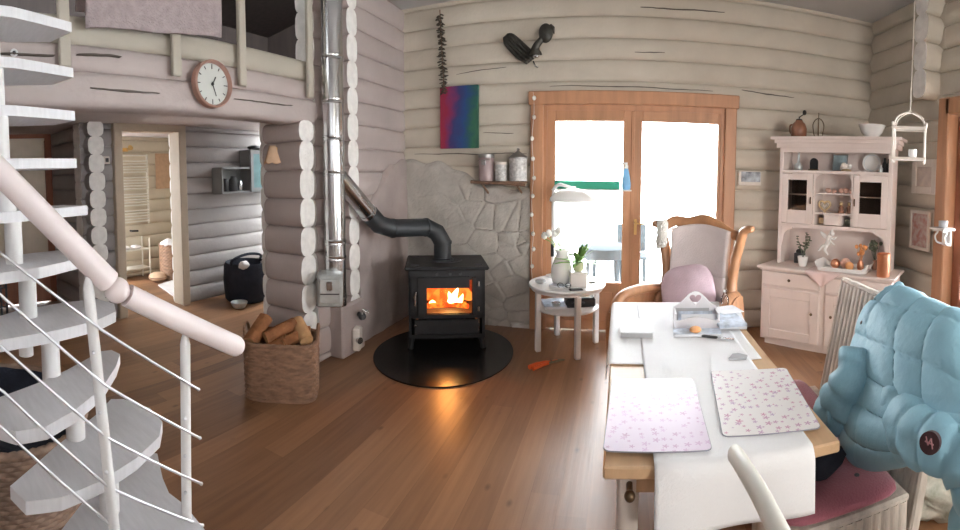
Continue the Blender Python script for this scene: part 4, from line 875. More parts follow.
garden_hedge('garden_bush', -1.6, 10.6, 2.6, 1.5, 2, 'glare-paled bush at the far left beyond the garden table')
garden_hedge('garden_bush', 3.6, 11.2, 3.0, 1.7, 3, 'glare-paled bush at the far right beyond the terrace')

# ================================================================ round side table with lamp
TC = (-.5, 4.19, 0); tz = .60
t = thing('side_table', 'round white two-tier side table beside the french door', 'table', TC)
mb = MB(); mb.lathe((TC[0], TC[1], tz - .055), [(.33, 0), (.335, .02), (.35, .026), (.358, .04), (.352, .055)], 48); mb.build('table_top', 'white', t, 40)
mb = MB(); mb.lathe((TC[0], TC[1], .37), [(.29, 0), (.295, .012), (.285, .02)], 40); mb.build('lower_shelf', 'white', t, 40)
for x, y in ((-.74, 4.02), (-.37, 3.90), (-.63, 4.47), (-.235, 4.31)): mb = MB(); mb.box((x, y, .275), (.048, .048, .55), rot=.5, bev=.006); mb.build('leg', 'white', t)
t = thing('arc_lamp', 'white table lamp with dome glass shade on side table', 'lamp', (-.67, 4.42, tz))
mb = MB(); mb.lathe((-.67, 4.42, tz), [(.065, 0), (.068, .012), (.03, .022), (.016, .03)], 26); mb.build('base', 'white', t, 40)
mb = MB(); mb.tube(cat_rom([(-.67, 4.42, tz + .02), (-.67, 4.42, 1.1), (-.67, 4.42, 1.40), (-.655, 4.41, 1.47), (-.60, 4.40, 1.50), (-.50, 4.38, 1.475)]), .0155, 12); mb.build('stem', 'white', t, 60)
mb = MB(); mb.lathe((-.475, 4.36, 1.345), [(.22, 0), (.215, .03), (.18, .075), (.10, .112), (.03, .126), (.03, .14), (0, .142)], 40); mb.lathe((-.475, 4.36, 1.343), [(0, .122), (.1, .108), (.178, .07), (.21, .026), (.22, .002)], 40); mb.build('shade', 'milk', t, 60)
mb = MB(); mb.ell((-.475, 4.36, 1.40), (.035, .035, .045), 16, 10); mb.build('bulb', 'bulb_fill', t, 180)  # glowing bulb added inside to whiten the glass shade
mb = MB(); mb.tube(cat_rom([(-.64, 4.40, 1.53), (-.60, 4.39, 1.60), (-.53, 4.38, 1.60), (-.45, 4.36, 1.56)]), .006, 8); mb.build('wire_handle', 'dark_grey', t, 60)
mb = MB(); mb.cyl((-.672, 4.40, .80), (-.672, 4.40, .92), .017, 12); mb.build('switch', 'black', t, 40)
VX = (-.545, 4.16)
t = thing('white_jug', 'tall white jug with white tulips on the side table', 'vase', (*VX, tz))
mb = MB(); mb.lathe((*VX, tz), [(.06, 0), (.085, .01), (.10, .07), (.095, .15), (.07, .22), (.055, .27), (.065, .31), (.06, .31), (.05, .27)], 30); mb.build('body', 'ceramic', t, 60)
mb = MB(); mb.tube(cat_rom([(VX[0] + .06, VX[1], tz + .27), (VX[0] + .13, VX[1], tz + .25), (VX[0] + .135, VX[1], tz + .16), (VX[0] + .09, VX[1], tz + .1)]), .011, 8); mb.build('handle', 'ceramic', t, 60)
for k, (dx, dy, dz) in enumerate(((-.17, .02, .40), (-.12, -.03, .43), (-.07, .05, .42), (-.03, -.04, .46))):
    mb = MB(); hx = (VX[0] + dx, VX[1] + dy, tz + dz); mb.tube(cat_rom([(VX[0] + dx * .2, VX[1] + dy * .2, tz + .27), (VX[0] + dx * .6, VX[1] + dy * .6, tz + .37), hx]), .004, 6); b = mb.build('stem', 'leaf', t, 60)
    mb = MB(); mb.lathe(hx, [(0, -.008), (.026, .01), (.03, .035), (.018, .06), (.006, .066)], 12); mb.build('blossom', 'petal', b, 180)
BX = (-.385, 4.07)
t = thing('white_box', 'small white box under the green pot on side table', 'box', (*BX, tz)); mb = MB(); mb.box((BX[0], BX[1], tz + .06), (.15, .12, .12), bev=.008, rot=.2); mb.build('body', 'ceramic', t); mb = MB(); mb.box((BX[0], BX[1], tz + .125), (.156, .126, .02), bev=.006, rot=.2); mb.build('lid', 'ceramic', t)
t = thing('potted_plant', 'pale green pot with leafy plant on the white box', 'plant', (*BX, tz + .135))
mb = MB(); mb.lathe((*BX, tz + .135), [(.03, 0), (.048, .015), (.055, .05), (.05, .075), (.053, .082), (.045, .082), (.042, .06)], 26); mb.build('pot', 'pale_green', t, 60)
random.seed(4); mb = MB()
for k in range(16):
    a = k * 2.4; L = random.uniform(.16, .27); el = R(random.uniform(10, 75)); c = Vector((BX[0], BX[1], tz + .205)); d = Vector((math.cos(a) * math.cos(el), math.sin(a) * math.cos(el), math.sin(el))); n_ = d.cross(Vector((0, 0, 1))).normalized()
    P = [c + d * L * s + Vector((0, 0, -.06 * s * s)) for s in (0, .35, .7, 1)]; w = [.007, .032, .026, .002]
    mb.add([p + n_ * w[i] for i, p in enumerate(P)] + [p - n_ * w[i] for i, p in enumerate(P)] + [p - Vector((0, 0, .003)) for p in P], [f for i in range(3) for f in ((i, i + 1, i + 5, i + 4), (i + 8, i + 9, i + 1, i), (i + 4, i + 5, i + 9, i + 8))])
mb.build('leaves', 'leaf', t, 180)
mb = MB(); mb.ell((-.735, 4.11, tz + .022), (.05, .04, .022), 16, 8, f=lambda v: 1 + .1 * noise.noise(v * 2)); single(mb, 'pebble', 'paper_grey', 'smooth grey pebble at left edge of side table', 'pebble', (-.735, 4.11, tz), 180)
t = thing('reading_glasses', 'folded reading glasses at the front of the side table', 'glasses', (-.5, 3.95, tz))
for s in (-1, 1): mb = MB(); mb.tube([(-.5 + s * .034 + .026 * math.cos(k * math.pi / 8), 3.975 + .008 * math.sin(k * math.pi / 8) * 0, tz + .024 + .02 * math.sin(k * math.pi / 8)) for k in range(16)], .0028, 6, closed=True); mb.build('rim', 'dark_grey', t, 60)
for s in (-1, 1): mb = MB(); mb.tube([(-.5 + s * .06, 3.975, tz + .03), (-.5 + s * .055, 4.0, tz + .02), (-.5 - s * .03, 4.005 + .01 * s, tz + .006)], .0028, 6); mb.build('temple', 'dark_grey', t, 60)
t = thing('phone', 'dark phone lying near the front edge of side table', 'phone', (-.40, 3.95, tz)); mb = MB(); mb.box((-.39, 3.92, tz + .005), (.12, .055, .01), rot=.3, bev=.004); mb.build('body', 'black', t); mb = MB(); mb.box((-.39, 3.92, tz + .0105), (.11, .048, .001), rot=.3); mb.build('screen', 'black_glass', t)
t = thing('notebook', 'grey blue notebook lying at front left of the side table', 'notebook', (-.545, 3.99, tz)); mb = MB(); mb.box((-.56, 4.02, tz + .006), (.14, .075, .012), rot=-.35); mb.build('pages', 'paper', t); mb = MB(); mb.box((-.56, 4.02, tz + .0135), (.145, .08, .003), rot=-.35); mb.build('cover', 'paper_blue', t)
t = thing('lighter', 'small dark lighter at right edge of side table', 'lighter', (-.27, 4.2, tz)); mb = MB(); mb.box((-.27, 4.2, tz + .007), (.065, .022, .014), rot=.4, bev=.005); mb.build('body', 'olive', t); mb = MB(); mb.box((-.24, 4.213, tz + .007), (.014, .02, .012), rot=.4); mb.build('cap', 'steel', t)
t = thing('black_case', 'black case on the lower shelf of the side table', 'case', (-.38, 4.2, .39)); mb = MB(); mb.box((-.38, 4.18, .435), (.27, .17, .085), rot=.25, bev=.015); mb.build('body', 'black', t); mb = MB(); mb.tube([(-.44, 4.08, .44), (-.43, 4.06, .45), (-.34, 4.085, .45), (-.33, 4.10, .44)], .007, 8); mb.build('handle', 'dark_grey', t, 60)
t = thing('magazine', 'grey magazines on left of side table lower shelf', 'magazine', (-.63, 4.17, .39)); mb = MB(); mb.box((-.62, 4.16, .401), (.2, .27, .022), rot=.3, bev=.003); mb.build('pages', 'paper', t); mb = MB(); mb.box((-.62, 4.16, .414), (.203, .273, .003), rot=.3); mb.build('cover', 'paper_blue', t)
mb = MB(); mb.lathe((-.58, 4.05, .416), [(.03, 0), (.04, .008), (.042, .03), (.037, .03), (.034, .012)], 22); single(mb, 'tea_light_cup', 'steel', 'small shiny cup on the magazines under the side table', 'cup', (-.58, 4.05, .416), 60)
# pruner on the floor
t = thing('garden_pruner', 'orange handled pruning tool lying on floor by side table', 'tool', (-.62, 3.71, 0))
mb = MB(); mb.tube(cat_rom([(-.53, 3.80, .018), (-.61, 3.74, .022), (-.68, 3.69, .022), (-.735, 3.62, .02)]), [.012] * 6 + [.017] * 6 + [.02] * 7, 10); mb.tube(cat_rom([(-.60, 3.735, .02), (-.66, 3.66, .018), (-.70, 3.60, .016)]), .015, 10); mb.build('handle', 'orange', t, 60)
mb = MB(); mb.tube(cat_rom([(-.60, 3.745, .02), (-.53, 3.80, .02), (-.47, 3.83, .018)]), [.015, .017, .018, .019, .019, .018, .017, .015, .013, .012, .011, .009, .006], 10, flat=(1.4, .5)); mb.build('blade', 'olive', t, 60)
mb = MB(); mb.cyl((-.58, 3.76, .01), (-.58, 3.76, .042), .012, 10); mb.build('pivot', 'steel', t, 40)
# ================================================================ carved armchair
AO = (.48, 3.31, 0); AR = R(-30)
t = thing('armchair', 'carved brown wooden armchair with rosy white upholstery before the door', 'armchair', AO, AR); A = TX(AO, AR)
mb = MB(A); mb.pillow((0, -.03, .40), (.60, .60, .15), 5); mb.build('seat', 'upholstery', t, 180)
def backf(u, v):
    x = (-.255 + .51 * u); z = .44 + (.74 + .035 * math.sin(u * math.pi)) * v; return (x * (1 - .06 * math.sin(v * math.pi)), .245 + .10 * v + .05 * (abs(2 * u - 1) ** 2) * -1.2 - .02 * math.sin(u * math.pi) * math.sin(v * math.pi) - (.012 if .50 < v < .53 else 0) * -1, z)
mb = MB(A); mb.grid(backf, 24, 40, -.06); mb.build('backrest', 'upholstery', t, 180)
def stile(s): return cat_rom([(s * .30, .20, .12), (s * .30, .20, .42), (s * .315, .19, .58), (s * .275, .25, .76), (s * .29, .27, .95), (s * .325, .27, 1.10), (s * .36, .25, 1.195), (s * .43, .235, 1.215)], 5)
for s in (-1, 1):
    P = stile(s); n = len(P); mb = MB(A)
    mb.tube(P if s > 0 else [p if p.z < 1.15 else Vector((p.x * .93, p.y, p.z)) for p in P], [.05 - .028 * max(0, (i / n - .8) / .2) for i in range(n)], 12, flat=(.75, 1.25)); mb.build('stile', 'chair_wood', t, 180)
mb = MB(A); P = cat_rom([(-.33, .27, 1.17), (-.24, .30, 1.235), (-.12, .32, 1.225), (0, .33, 1.25), (.12, .32, 1.215), (.23, .30, 1.165), (.33, .27, 1.15)], 6); mb.tube(P, [.03 + .012 * math.sin(math.pi * i / (len(P) - 1)) for i in range(len(P))], 12, flat=(.8, 1.2)); mb.build('top_rail', 'chair_wood', t, 180)
for s in (-1, 1):
    def armf(u, v, s=s):
        y = .22 - .60 * u; x = s * (.315 + .075 * u ** 1.5); top = .70 + .05 * math.sin(u * 2.6) - .10 * max(0, (u - .82) / .18) ** 2; return (x + s * .02 * math.sin(v * 3), y, .30 + (top - .30) * v)
    mb = MB(A); mb.grid(armf, 26, 12, .05 * s); mb.tube([Vector(armf(i / 20, 1)) + Vector((0, 0, .0)) for i in range(21)], .038, 10); mb.build('armrest', 'chair_wood', t, 60)
mb = MB(A); mb.box((0, -.33, .30), (.66, .05, .1), bev=.012); mb.build('front_rail', 'chair_wood', t)
for s in (-1, 1):
    for y in (-.34, .22): mb = MB(A); mb.tube(cat_rom([(s * .33, y, .33), (s * .345, y * 1.02, .2), (s * .325, y, .08), (s * .35, y * 1.06, .0)], 4), [.045, .043, .04, .038, .035, .03, .027, .025, .022, .021, .021, .022, .024], 10); mb.build('leg', 'chair_wood', t, 60)
mb = MB(A); mb.grid(lambda u, v: (-.325 + .06 * u + .006 * noise.noise(Vector((u * 5, v * 6, 0))), .20 + .015 * noise.noise(Vector((u * 4, v * 5, 3))) - .02 * math.sin(u * math.pi), 1.235 - .22 * v + .03 * u), 14, 22, .025); single(mb, 'fleece', 'fleece', 'cream fleece draped over left side of armchair back', 'fleece', tuple(A @ Vector((-.3, .2, .9))), 180)
mb = MB(A); mb.pillow((-.03, .115, .70), (.42, .46, .14), 3.2, rot=R(6), tilt=Matrix.Rotation(R(66), 4, 'X') @ Matrix.Rotation(R(14), 4, 'Z'), wob=.012); single(mb, 'throw_pillow', 'pink_cushion', 'pale mauve throw pillow leaning in the armchair', 'pillow', tuple(A @ Vector((0, .1, .48))), 180)
mb = MB(A); mb.ell((-.2, -.07, .535), (.14, .12, .075), 20, 12, f=lambda v: 1 + .25 * noise.noise(v * 2.2)); single(mb, 'crumpled_scarf', 'pink_cushion', 'crumpled mauve scarf bundled at foot of the throw pillow', 'scarf', tuple(A @ Vector((-.2, -.07, .46))), 180)

# ================================================================ dining table and things on it
TZ = .75; X0, X1, Y0, Y1 = -.045, .70, 1.30, 3.02
t = thing('dining_table', 'light beech dining table under a white runner', 'table', ((X0 + X1) / 2, (Y0 + Y1) / 2, 0))
mb = MB(); mb.box(((X0 + X1) / 2, (Y0 + Y1) / 2, TZ - .02), (X1 - X0, Y1 - Y0, .04), bev=.006); mb.build('table_top', 'table_wood', t)
mb = MB()
for x in (X0 + .07, X1 - .07): mb.box((x, (Y0 + Y1) / 2, .665), (.025, Y1 - Y0 - .2, .09))
for y in (Y0 + .09, Y1 - .09): mb.box(((X0 + X1) / 2, y, .665), (X1 - X0 - .16, .025, .09))
mb.build('apron', 'table_wood', t)
for x in (X0 + .075, X1 - .21):
    for y in (Y0 + .10, Y1 - .30): mb = MB(); mb.tube([(x, y, .70), (x, y, .5), (x, y, .0)], [.036, .034, .024], 14); mb.build('leg', 'frame_white', t, 40)
mb = MB(); mb.cyl((.035, Y0 + .07, .655), (.035, Y0 + .02, .655), .010, 10); mb.ell((.035, Y0 + .012, .655), (.017, .017, .017), 12, 8); mb.build('leaf_knob', 'knob', t, 60)
# cloth over the far half, runner over all with a front drop
def sheet(x0, x1, y0, y1, z, dl=0, dr=0, df=0, db=0, amp=.003, r=.015):
    def fn(u, v):
        W, L = x1 - x0 + dl + dr, y1 - y0 + df + db; a, b = u * W - dl, v * L - df; x, y, zz = x0 + a, y0 + b, z
        def fold(s, o): return (o + min(s, 0) * .04, min(s, 0))
        dz = 0
        if a < 0: x = x0 - .012 * min(1, -a / .03) ; dz = min(dz, a)
        if a > x1 - x0: x = x1 + .012; dz = min(dz, x1 - x0 - a)
        if b < 0: y = y0 - .015 * min(1, -b / .03) - .012 * math.sin(u * 7 + 1) * min(1, -b / .2); dz = min(dz, b)
        if b > y1 - y0: y = y1 + .012; dz = min(dz, y1 - y0 - b)
        return (x, y, zz + dz + (amp * (.5 + .5 * noise.noise(Vector((x * 6, y * 6, z)))) if dz == 0 else 0))
    return fn
mb = MB(); mb.grid(sheet(X0 - .004, .655, 2.02, Y1 + .004, TZ + .003, dl=.07, db=.12), 50, 80, -.002); single(mb, 'tablecloth', 'cloth2', 'plain white cloth over far half of dining table', 'tablecloth', (.3, 2.5, TZ), 180)
mb = MB(); mb.grid(sheet(.105, .60, Y0 - .004, Y1 - .02, TZ + .0065, df=.2), 40, 110, -.002); single(mb, 'table_runner', 'cloth', 'white dotted runner along the table hanging over near end', 'table runner', (.35, 1.3, TZ), 180)
def rrect(w, h, r, n=6): return [(sx * (w / 2 - r) + r * math.cos(a0 + k * math.pi / 2 / n), sy * (h / 2 - r) + r * math.sin(a0 + k * math.pi / 2 / n)) for sx, sy, a0 in ((1, 1, 0), (-1, 1, math.pi / 2), (-1, -1, math.pi), (1, -1, 1.5 * math.pi)) for k in range(n + 1)]
def placemat(c, rot, m_, lb):
    t = thing('placemat', lb, 'placemat', c, rot, 'flowered placemats'); T = TX(c, rot)
    mb = MB(T); mb.prism(rrect(.335, .505, .022), 0, .0035); mb.build('backing', 'mat_back', t); mb = MB(T); mb.prism(rrect(.331, .501, .02), .0035, .0042); mb.build('print', m_, t)
placemat((.128, 1.602, TZ + .011), R(-2), 'mat_lilac', 'lilac flowered placemat at left of the table end')
placemat((.527, 1.642, TZ + .011), R(-6.5), 'mat_white', 'white placemat with rose flowers at right of the table end')
zt = TZ + .011
# napkin caddy with heart cut out
CO = (.42, 2.50, zt); t = thing('letter_caddy', 'white wooden caddy with heart cutout holding papers on table', 'caddy', CO, R(-3)); Q = TX(CO, R(-3))
def caddy_board(y, z0, w, h, hump, heart):
    mb = MB(Q); top = [(-w / 2 + w * i / 24, h + hump * max(0, math.cos(math.pi * (i / 24 - .5) * 1.25)) ** 1.3) for i in range(25)]
    P = [(-w / 2, 0)] + [(w / 2, 0)] + top[::-1]; T = Matrix(((1, 0, 0, 0), (0, 0, -1, y), (0, 1, 0, z0), (0, 0, 0, 1)))
    if not heart: mb.prism(P, -.006, .006, xf=T); return mb
    H = []
    for k in range(28):
        a = 2 * math.pi * k / 28; H.append((.0022 * 16 * math.sin(a) ** 3, h + hump * .42 + .0022 * (13 * math.cos(a) - 5 * math.cos(2 * a) - 2 * math.cos(3 * a) - math.cos(4 * a))))
    n = 72; c = (0, h + hump * .42); out = []
    def ray(poly, ang):
        d = (math.cos(ang), math.sin(ang)); best = 9
        for i in range(len(poly)):
            p, q = poly[i], poly[(i + 1) % len(poly)]; ex, ey = q[0] - p[0], q[1] - p[1]; den = d[0] * ey - d[1] * ex
            if abs(den) < 1e-12: continue
            tt = ((p[0] - c[0]) * ey - (p[1] - c[1]) * ex) / den; uu = ((p[0] - c[0]) * d[1] - (p[1] - c[1]) * d[0]) / den
            if tt > 1e-6 and -1e-9 <= uu <= 1 + 1e-9: best = min(best, tt)
        return (c[0] + d[0] * best, c[1] + d[1] * best)
    O = [ray(P, 2 * math.pi * k / n) for k in range(n)]; I = [ray(H, 2 * math.pi * k / n) for k in range(n)]
    vs = [(p[0], p[1], z) for z in (-.006, .006) for L in (O, I) for p in L]; fs = []
    for k in range(n):
        l = (k + 1) % n; fs += [(k, n + k, n + l, l), (2 * n + k, 2 * n + l, 3 * n + l, 3 * n + k), (k, l, 2 * n + l, 2 * n + k), (n + k, 3 * n + k, 3 * n + l, n + l)]
    mb.add(vs, fs, 0, T); return mb
caddy_board(.06, 0, .25, .11, .075, True).build('back_board', 'caddy', t)
caddy_board(-.06, 0, .25, .055, .02, False).build('front_board', 'caddy', t)
for s in (-1, 1): mb = MB(Q); mb.box((s * .119, 0, .045), (.012, .11, .09)); mb.build('end_board', 'caddy', t)
mb = MB(Q); mb.box((0, 0, .006), (.24, .12, .012)); mb.build('base', 'caddy', t)
for k, (y, h, m_, lb) in enumerate(((.025, .085, 'paper_grey', 'grey card standing at back of the letter caddy'), (.0, .075, 'paper_blue', 'blue grey printed card standing in middle of the letter caddy'), (-.025, .065, 'paper', 'white envelope standing at front of the letter caddy'))):
    mb = MB(Q); mb.box((-.02 + .015 * k, y, .013 + h / 2), (.19, .004, h), tilt=Matrix.Rotation(R(-6), 4, 'X')); single(mb, 'card', m_, lb, 'card', tuple(Q @ Vector((0, y, .012))), None, 'cards in the letter caddy')
F_ = lambda x, y, z=0: (x, y, zt + z)
t = thing('folded_magazine', 'blue grey magazine lying in front of the letter caddy', 'magazine', F_(.41, 2.385)); mb = MB(); mb.box(F_(.405, 2.375, .009), (.25, .085, .016), rot=R(-4), bev=.003); mb.build('pages', 'paper', t); mb = MB(); mb.box(F_(.405, 2.375, .0185), (.252, .087, .003), rot=R(-4)); mb.build('cover', 'paper_blue', t)
mb = MB(); mb.ell(F_(.392, 2.352, .036), (.032, .03, .017), 16, 8, f=lambda v: 1 + .08 * noise.noise(v * 3)); single(mb, 'peach', 'flesh', 'orange peach coloured fruit on the magazine by the caddy', 'fruit', F_(.392, 2.352, .02), 180)
t = thing('table_knife', 'grey knife lying before the letter caddy', 'knife', F_(.49, 2.31)); mb = MB(); mb.tube([F_(.425, 2.335, .007), F_(.50, 2.30, .007)], .007, 8); mb.build('handle', 'dark_grey', t, 40); mb = MB(); mb.box(F_(.54, 2.282, .006), (.09, .02, .003), rot=R(-25)); mb.build('blade', 'steel', t)
for k, (x, y, r, w, d_, z, m_, lb) in enumerate(((.615, 2.56, -8, .19, .28, .0, 'paper', 'thick white folded newspaper at right edge of table'), (.60, 2.50, 4, .16, .22, .022, 'paper_blue', 'blue printed leaflet on top of the white newspaper'), (.635, 2.64, 14, .14, .15, .038, 'paper', 'small white sheet topmost on the newspapers'))):
    mb = MB(); mb.box(F_(x, y, z + .0115), (w, d_, .018 if k < 2 else .004), rot=R(r), bev=.003); single(mb, 'newspaper', m_, lb, 'newspaper', F_(x, y, z), None, 'papers at the table edge')
t = thing('glass_bottle', 'small clear glass bottle at far right of table', 'bottle', F_(.665, 2.86)); mb = MB(); mb.lathe(F_(.665, 2.86), [(.02, 0), (.026, .008), (.026, .06), (.012, .085), (.012, .10), (.015, .105)], 18); mb.build('body', 'glass', t, 60); mb = MB(); mb.cyl(F_(.665, 2.86, .1), F_(.665, 2.86, .118), .014, 12); mb.build('cap', 'steel', t, 40)
t = thing('flat_box', 'flat white box with grey side at left of table', 'box', F_(.085, 2.45)); mb = MB(); mb.box(F_(.085, 2.45, .0125), (.165, .22, .025)); mb.build('base', 'paper_grey', t); mb = MB(); mb.box(F_(.085, 2.45, .027), (.168, .223, .006)); mb.build('lid', 'paper', t)
mb = MB(Matrix.Translation(F_(.545, 2.04))); mb.prism([(-.05, -.02), (.03, -.03), (.045, .0), (.01, .035), (-.02, .03)], 0, .009); single(mb, 'metal_clip', 'paper_grey', 'small grey angular clip lying on the runner past the placemats', 'clip', F_(.545, 2.04), None)

# ================================================================ woven chairs on the right
def ribs(mb, T, w, h, n, depth=.008, th=.03):
    """a panel w x h in its local x-z plane with n vertical ribs on both faces"""
    K = n * 4; vs = []; fs = []
    for s in (-1, 1):
        for j in range(2):
            for i in range(K + 1): vs.append((-w / 2 + w * i / K, s * (th / 2 + depth * (abs(math.sin(math.pi * i / 4)) ** .7)), h * j))
    W = K + 1
    for i in range(K):
        fs += [(i, i + 1, W + i + 1, W + i), (2 * W + i + 1, 2 * W + i, 3 * W + i, 3 * W + i + 1), (W + i, W + i + 1, 3 * W + i + 1, 3 * W + i), (i + 1, i, 2 * W + i, 2 * W + i + 1)]
    fs += [(0, W, 3 * W, 2 * W), (K, 2 * W + K, 3 * W + K, W + K)]
    mb.add(vs, fs, 0, T)
def woven_chair(loc, rot, lb):
    """faces -y locally; a slab back down to the skirted seat"""
    t = thing('woven_chair', lb, 'chair', loc, rot, 'white washed woven chairs'); T = TX(loc, rot); w = .43
    bt = T @ Matrix.Translation((0, .235, .08)) @ Matrix.Rotation(R(-10.5), 4, 'X')
    mb = MB(); ribs(mb, bt, w - .05, .955, 9); mb.build('backrest', 'woven', t)
    mb = MB(bt)
    for s in (-1, 1): mb.box((s * (w / 2 - .014), 0, .478), (.028, .05, .96), bev=.008)
    mb.box((0, 0, .955), (w, .052, .03), bev=.01); mb.build('back_frame', 'woven', t)
    for r_, c, ww in ((0, (0, -.235, .05), w - .03), (90, (-w / 2 + .015, 0, .05), .46), (90, (w / 2 - .015, 0, .05), .46)):
        mb = MB(); ribs(mb, T @ Matrix.Translation(c) @ Matrix.Rotation(R(r_), 4, 'Z'), ww, .35, 12, .006, .02); mb.build('skirt', 'woven', t)
    mb = MB(T); mb.box((0, 0, .405), (w - .01, .49, .03), bev=.01); mb.build('seat', 'woven', t)
    for sx in (-1, 1):
        for sy in (-1, 1): mb = MB(T); mb.box((sx * (w / 2 - .03), sy * .21, .05), (.035, .035, .1), bev=.005); mb.build('leg', 'woven', t)
    return t
def seat_cushion(c, rot, lb):
    t = thing('seat_cushion', lb, 'cushion', c, rot, 'old rose seat cushions'); T = TX(c, rot)
    mb = MB(T); mb.pillow((0, 0, .028), (.43, .47, .06), 7, 48, 12); b = mb.build('cover', 'rose', t, 180)
    for x, y in ((-.09, -.09), (.09, -.09), (-.09, .1), (.09, .1)): mb = MB(T); mb.ell((x, y, .056), (.011, .011, .006), 10, 6); mb.build('button', 'dark_grey', t, 180)
CC, CB = (.855, 2.16, 0), (.80, 1.575, 0)
woven_chair(CC, R(-90), 'woven chair with bare ribbed back, farther along the table'); woven_chair(CB, R(-90), 'woven chair nearer the camera with blue jacket over its back')
seat_cushion((.79, 2.19, .421), R(-90), 'old rose cushion on the farther woven chair beyond placemat'); seat_cushion((.775, 1.575, .421), R(-90), 'old rose cushion on the nearer chair below the jacket')
mb = MB(); mb.ell((.72, 1.56, .54), (.12, .085, .065), 20, 12, f=lambda v: 1 + .25 * noise.noise(v * 2 + Vector((4, 1, 0)))); single(mb, 'black_pouch', 'navy', 'black soft pouch on chair cushion under the table corner', 'pouch', (.72, 1.56, .48), 180)
# foreground chair: a curved pale rail
t = thing('curved_chair', 'cream chair with curved top rail at near end of table', 'chair', (.33, .78, 0))
mb = MB(); P = cat_rom([(.305, 1.15, .868), (.303, 1.07, .89), (.309, .96, .90), (.314, .86, .90), (.316, .74, .895), (.31, .62, .88)], 6); mb.tube(P, [.015] + [.021] * (len(P) - 2) + [.015], 14, flat=(1.0, 1.25)); mb.build('top_rail', 'cream', t, 180)
for y in (.82, .64): mb = MB(); mb.tube([(.315, y, .89), (.34, y, .6), (.37, y, .44), (.37, y, 0)], [.017, .018, .02, .016], 12); mb.build('post', 'cream', t, 60)
mb = MB(); mb.box((.56, .73, .44), (.42, .38, .04), bev=.015); mb.build('seat', 'cream', t)
for y in (.58, .88): mb = MB(); mb.tube([(.74, y, .43), (.745, y, 0)], [.02, .015], 12); mb.build('leg', 'cream', t, 60)
# puffer jacket over the nearer chair
t = thing('puffer_jacket', 'sky blue puffer jacket draped over a woven chair back', 'jacket', (1.15, 1.5, .5))
ROWS = [[(1.36, 1.90, .62), (1.38, 1.70, .60), (1.38, 1.48, .58), (1.38, 1.28, .60), (1.36, 1.1, .66)],
        [(1.33, 1.90, .90), (1.35, 1.70, .90), (1.35, 1.50, .88), (1.35, 1.30, .88), (1.33, 1.10, .88)],
        [(1.22, 1.845, 1.096), (1.24, 1.70, 1.09), (1.24, 1.52, 1.06), (1.24, 1.36, 1.045), (1.2, 1.15, 1.01)],
        [(1.12, 1.914, 1.025), (1.10, 1.70, .985), (1.09, 1.49, .965), (1.09, 1.31, .955), (1.09, 1.07, .95)],
        [(1.04, 1.887, .872), (1.00, 1.60, .885), (.99, 1.39, .87), (1.0, 1.22, .865), (1.02, 1.0, .89)],
        [(.99, 1.80, .739), (.95, 1.56, .755), (.93, 1.34, .765), (.96, 1.19, .79), (1.0, .97, .83)],
        [(.95, 1.80, .60), (.90, 1.56, .61), (.90, 1.34, .67), (.94, 1.18, .735), (.99, .95, .78)],
        [(.93, 1.80, .52), (.90, 1.60, .47), (.93, 1.385, .56), (.96, 1.20, .69), (1.0, .94, .75)],
        [(.99, 1.78, .50), (.99, 1.60, .475), (1.0, 1.39, .56), (1.02, 1.21, .68), (1.05, .98, .74)]]
ROWS = [[(x + .012, y - .085 * (1 - k / 4), z - (.03 + .012 * k / 4 + (.03 if r < 4 and k > 0 else 0) + (.02 if k > 2 else 0) if 1 < r < 5 else -.025 if r == 6 else -.055 if r > 6 else 0)) for k, (x, y, z) in enumerate(row)] for r, row in enumerate(ROWS)]
def crp(p, f):
    n = len(p) - 1; s = min(max(f, 0), 1) * n; i = min(int(s), n - 1); u = s - i
    a, b, c, d = (Vector(p[k]) for k in (max(i - 1, 0), i, i + 1, min(i + 2, n)))
    return .5 * ((2 * b) + (c - a) * u + (2 * a - 5 * b + 4 * c - d) * u * u + (3 * b - a - 3 * c + d) * u ** 3)
for k, z in enumerate((1.075, 1.065, 1.05, 1.04, .93)): ROWS[2][k] = (ROWS[2][k][0], ROWS[2][k][1], z)
for k, z in enumerate((1.0, .985, .97, .955, .87)): ROWS[3][k] = (ROWS[3][k][0], ROWS[3][k][1], z)
for row in ROWS: row.append((1.19 + (row[4][0] - 1.19) * .25, .92, .80 + (row[4][2] - .80) * .35))
def jraw(u, v): return crp([crp(r_, u) for r_ in ROWS], v)
def jfn(u, v):
    p = jraw(u, v); e = .004; du = jraw(min(u + e, 1), v) - jraw(max(u - e, 0), v); dv = jraw(u, min(v + e, 1)) - jraw(u, max(v - e, 0)); n_ = dv.cross(du)
    n_ = n_.normalized() if n_.length > 1e-9 else Vector((-1, 0, 0))
    a = abs(math.sin(math.pi * (v * 8.6 + .9 * u))) ** .34; b = abs(math.sin(math.pi * (u * 4.6 - 1.5 * v + .2))) ** .28
    w = .5 + .5 * noise.noise(Vector((u * 3.5, v * 6, 2))); w2 = noise.noise(Vector((u * 22, v * 20, 7)))
    return p + n_ * (.017 * a + .012 * b + .014 * w)
mb = MB(); mb.grid(jfn, 110, 150, .015); mb.build('body', 'jacket', t, 180)
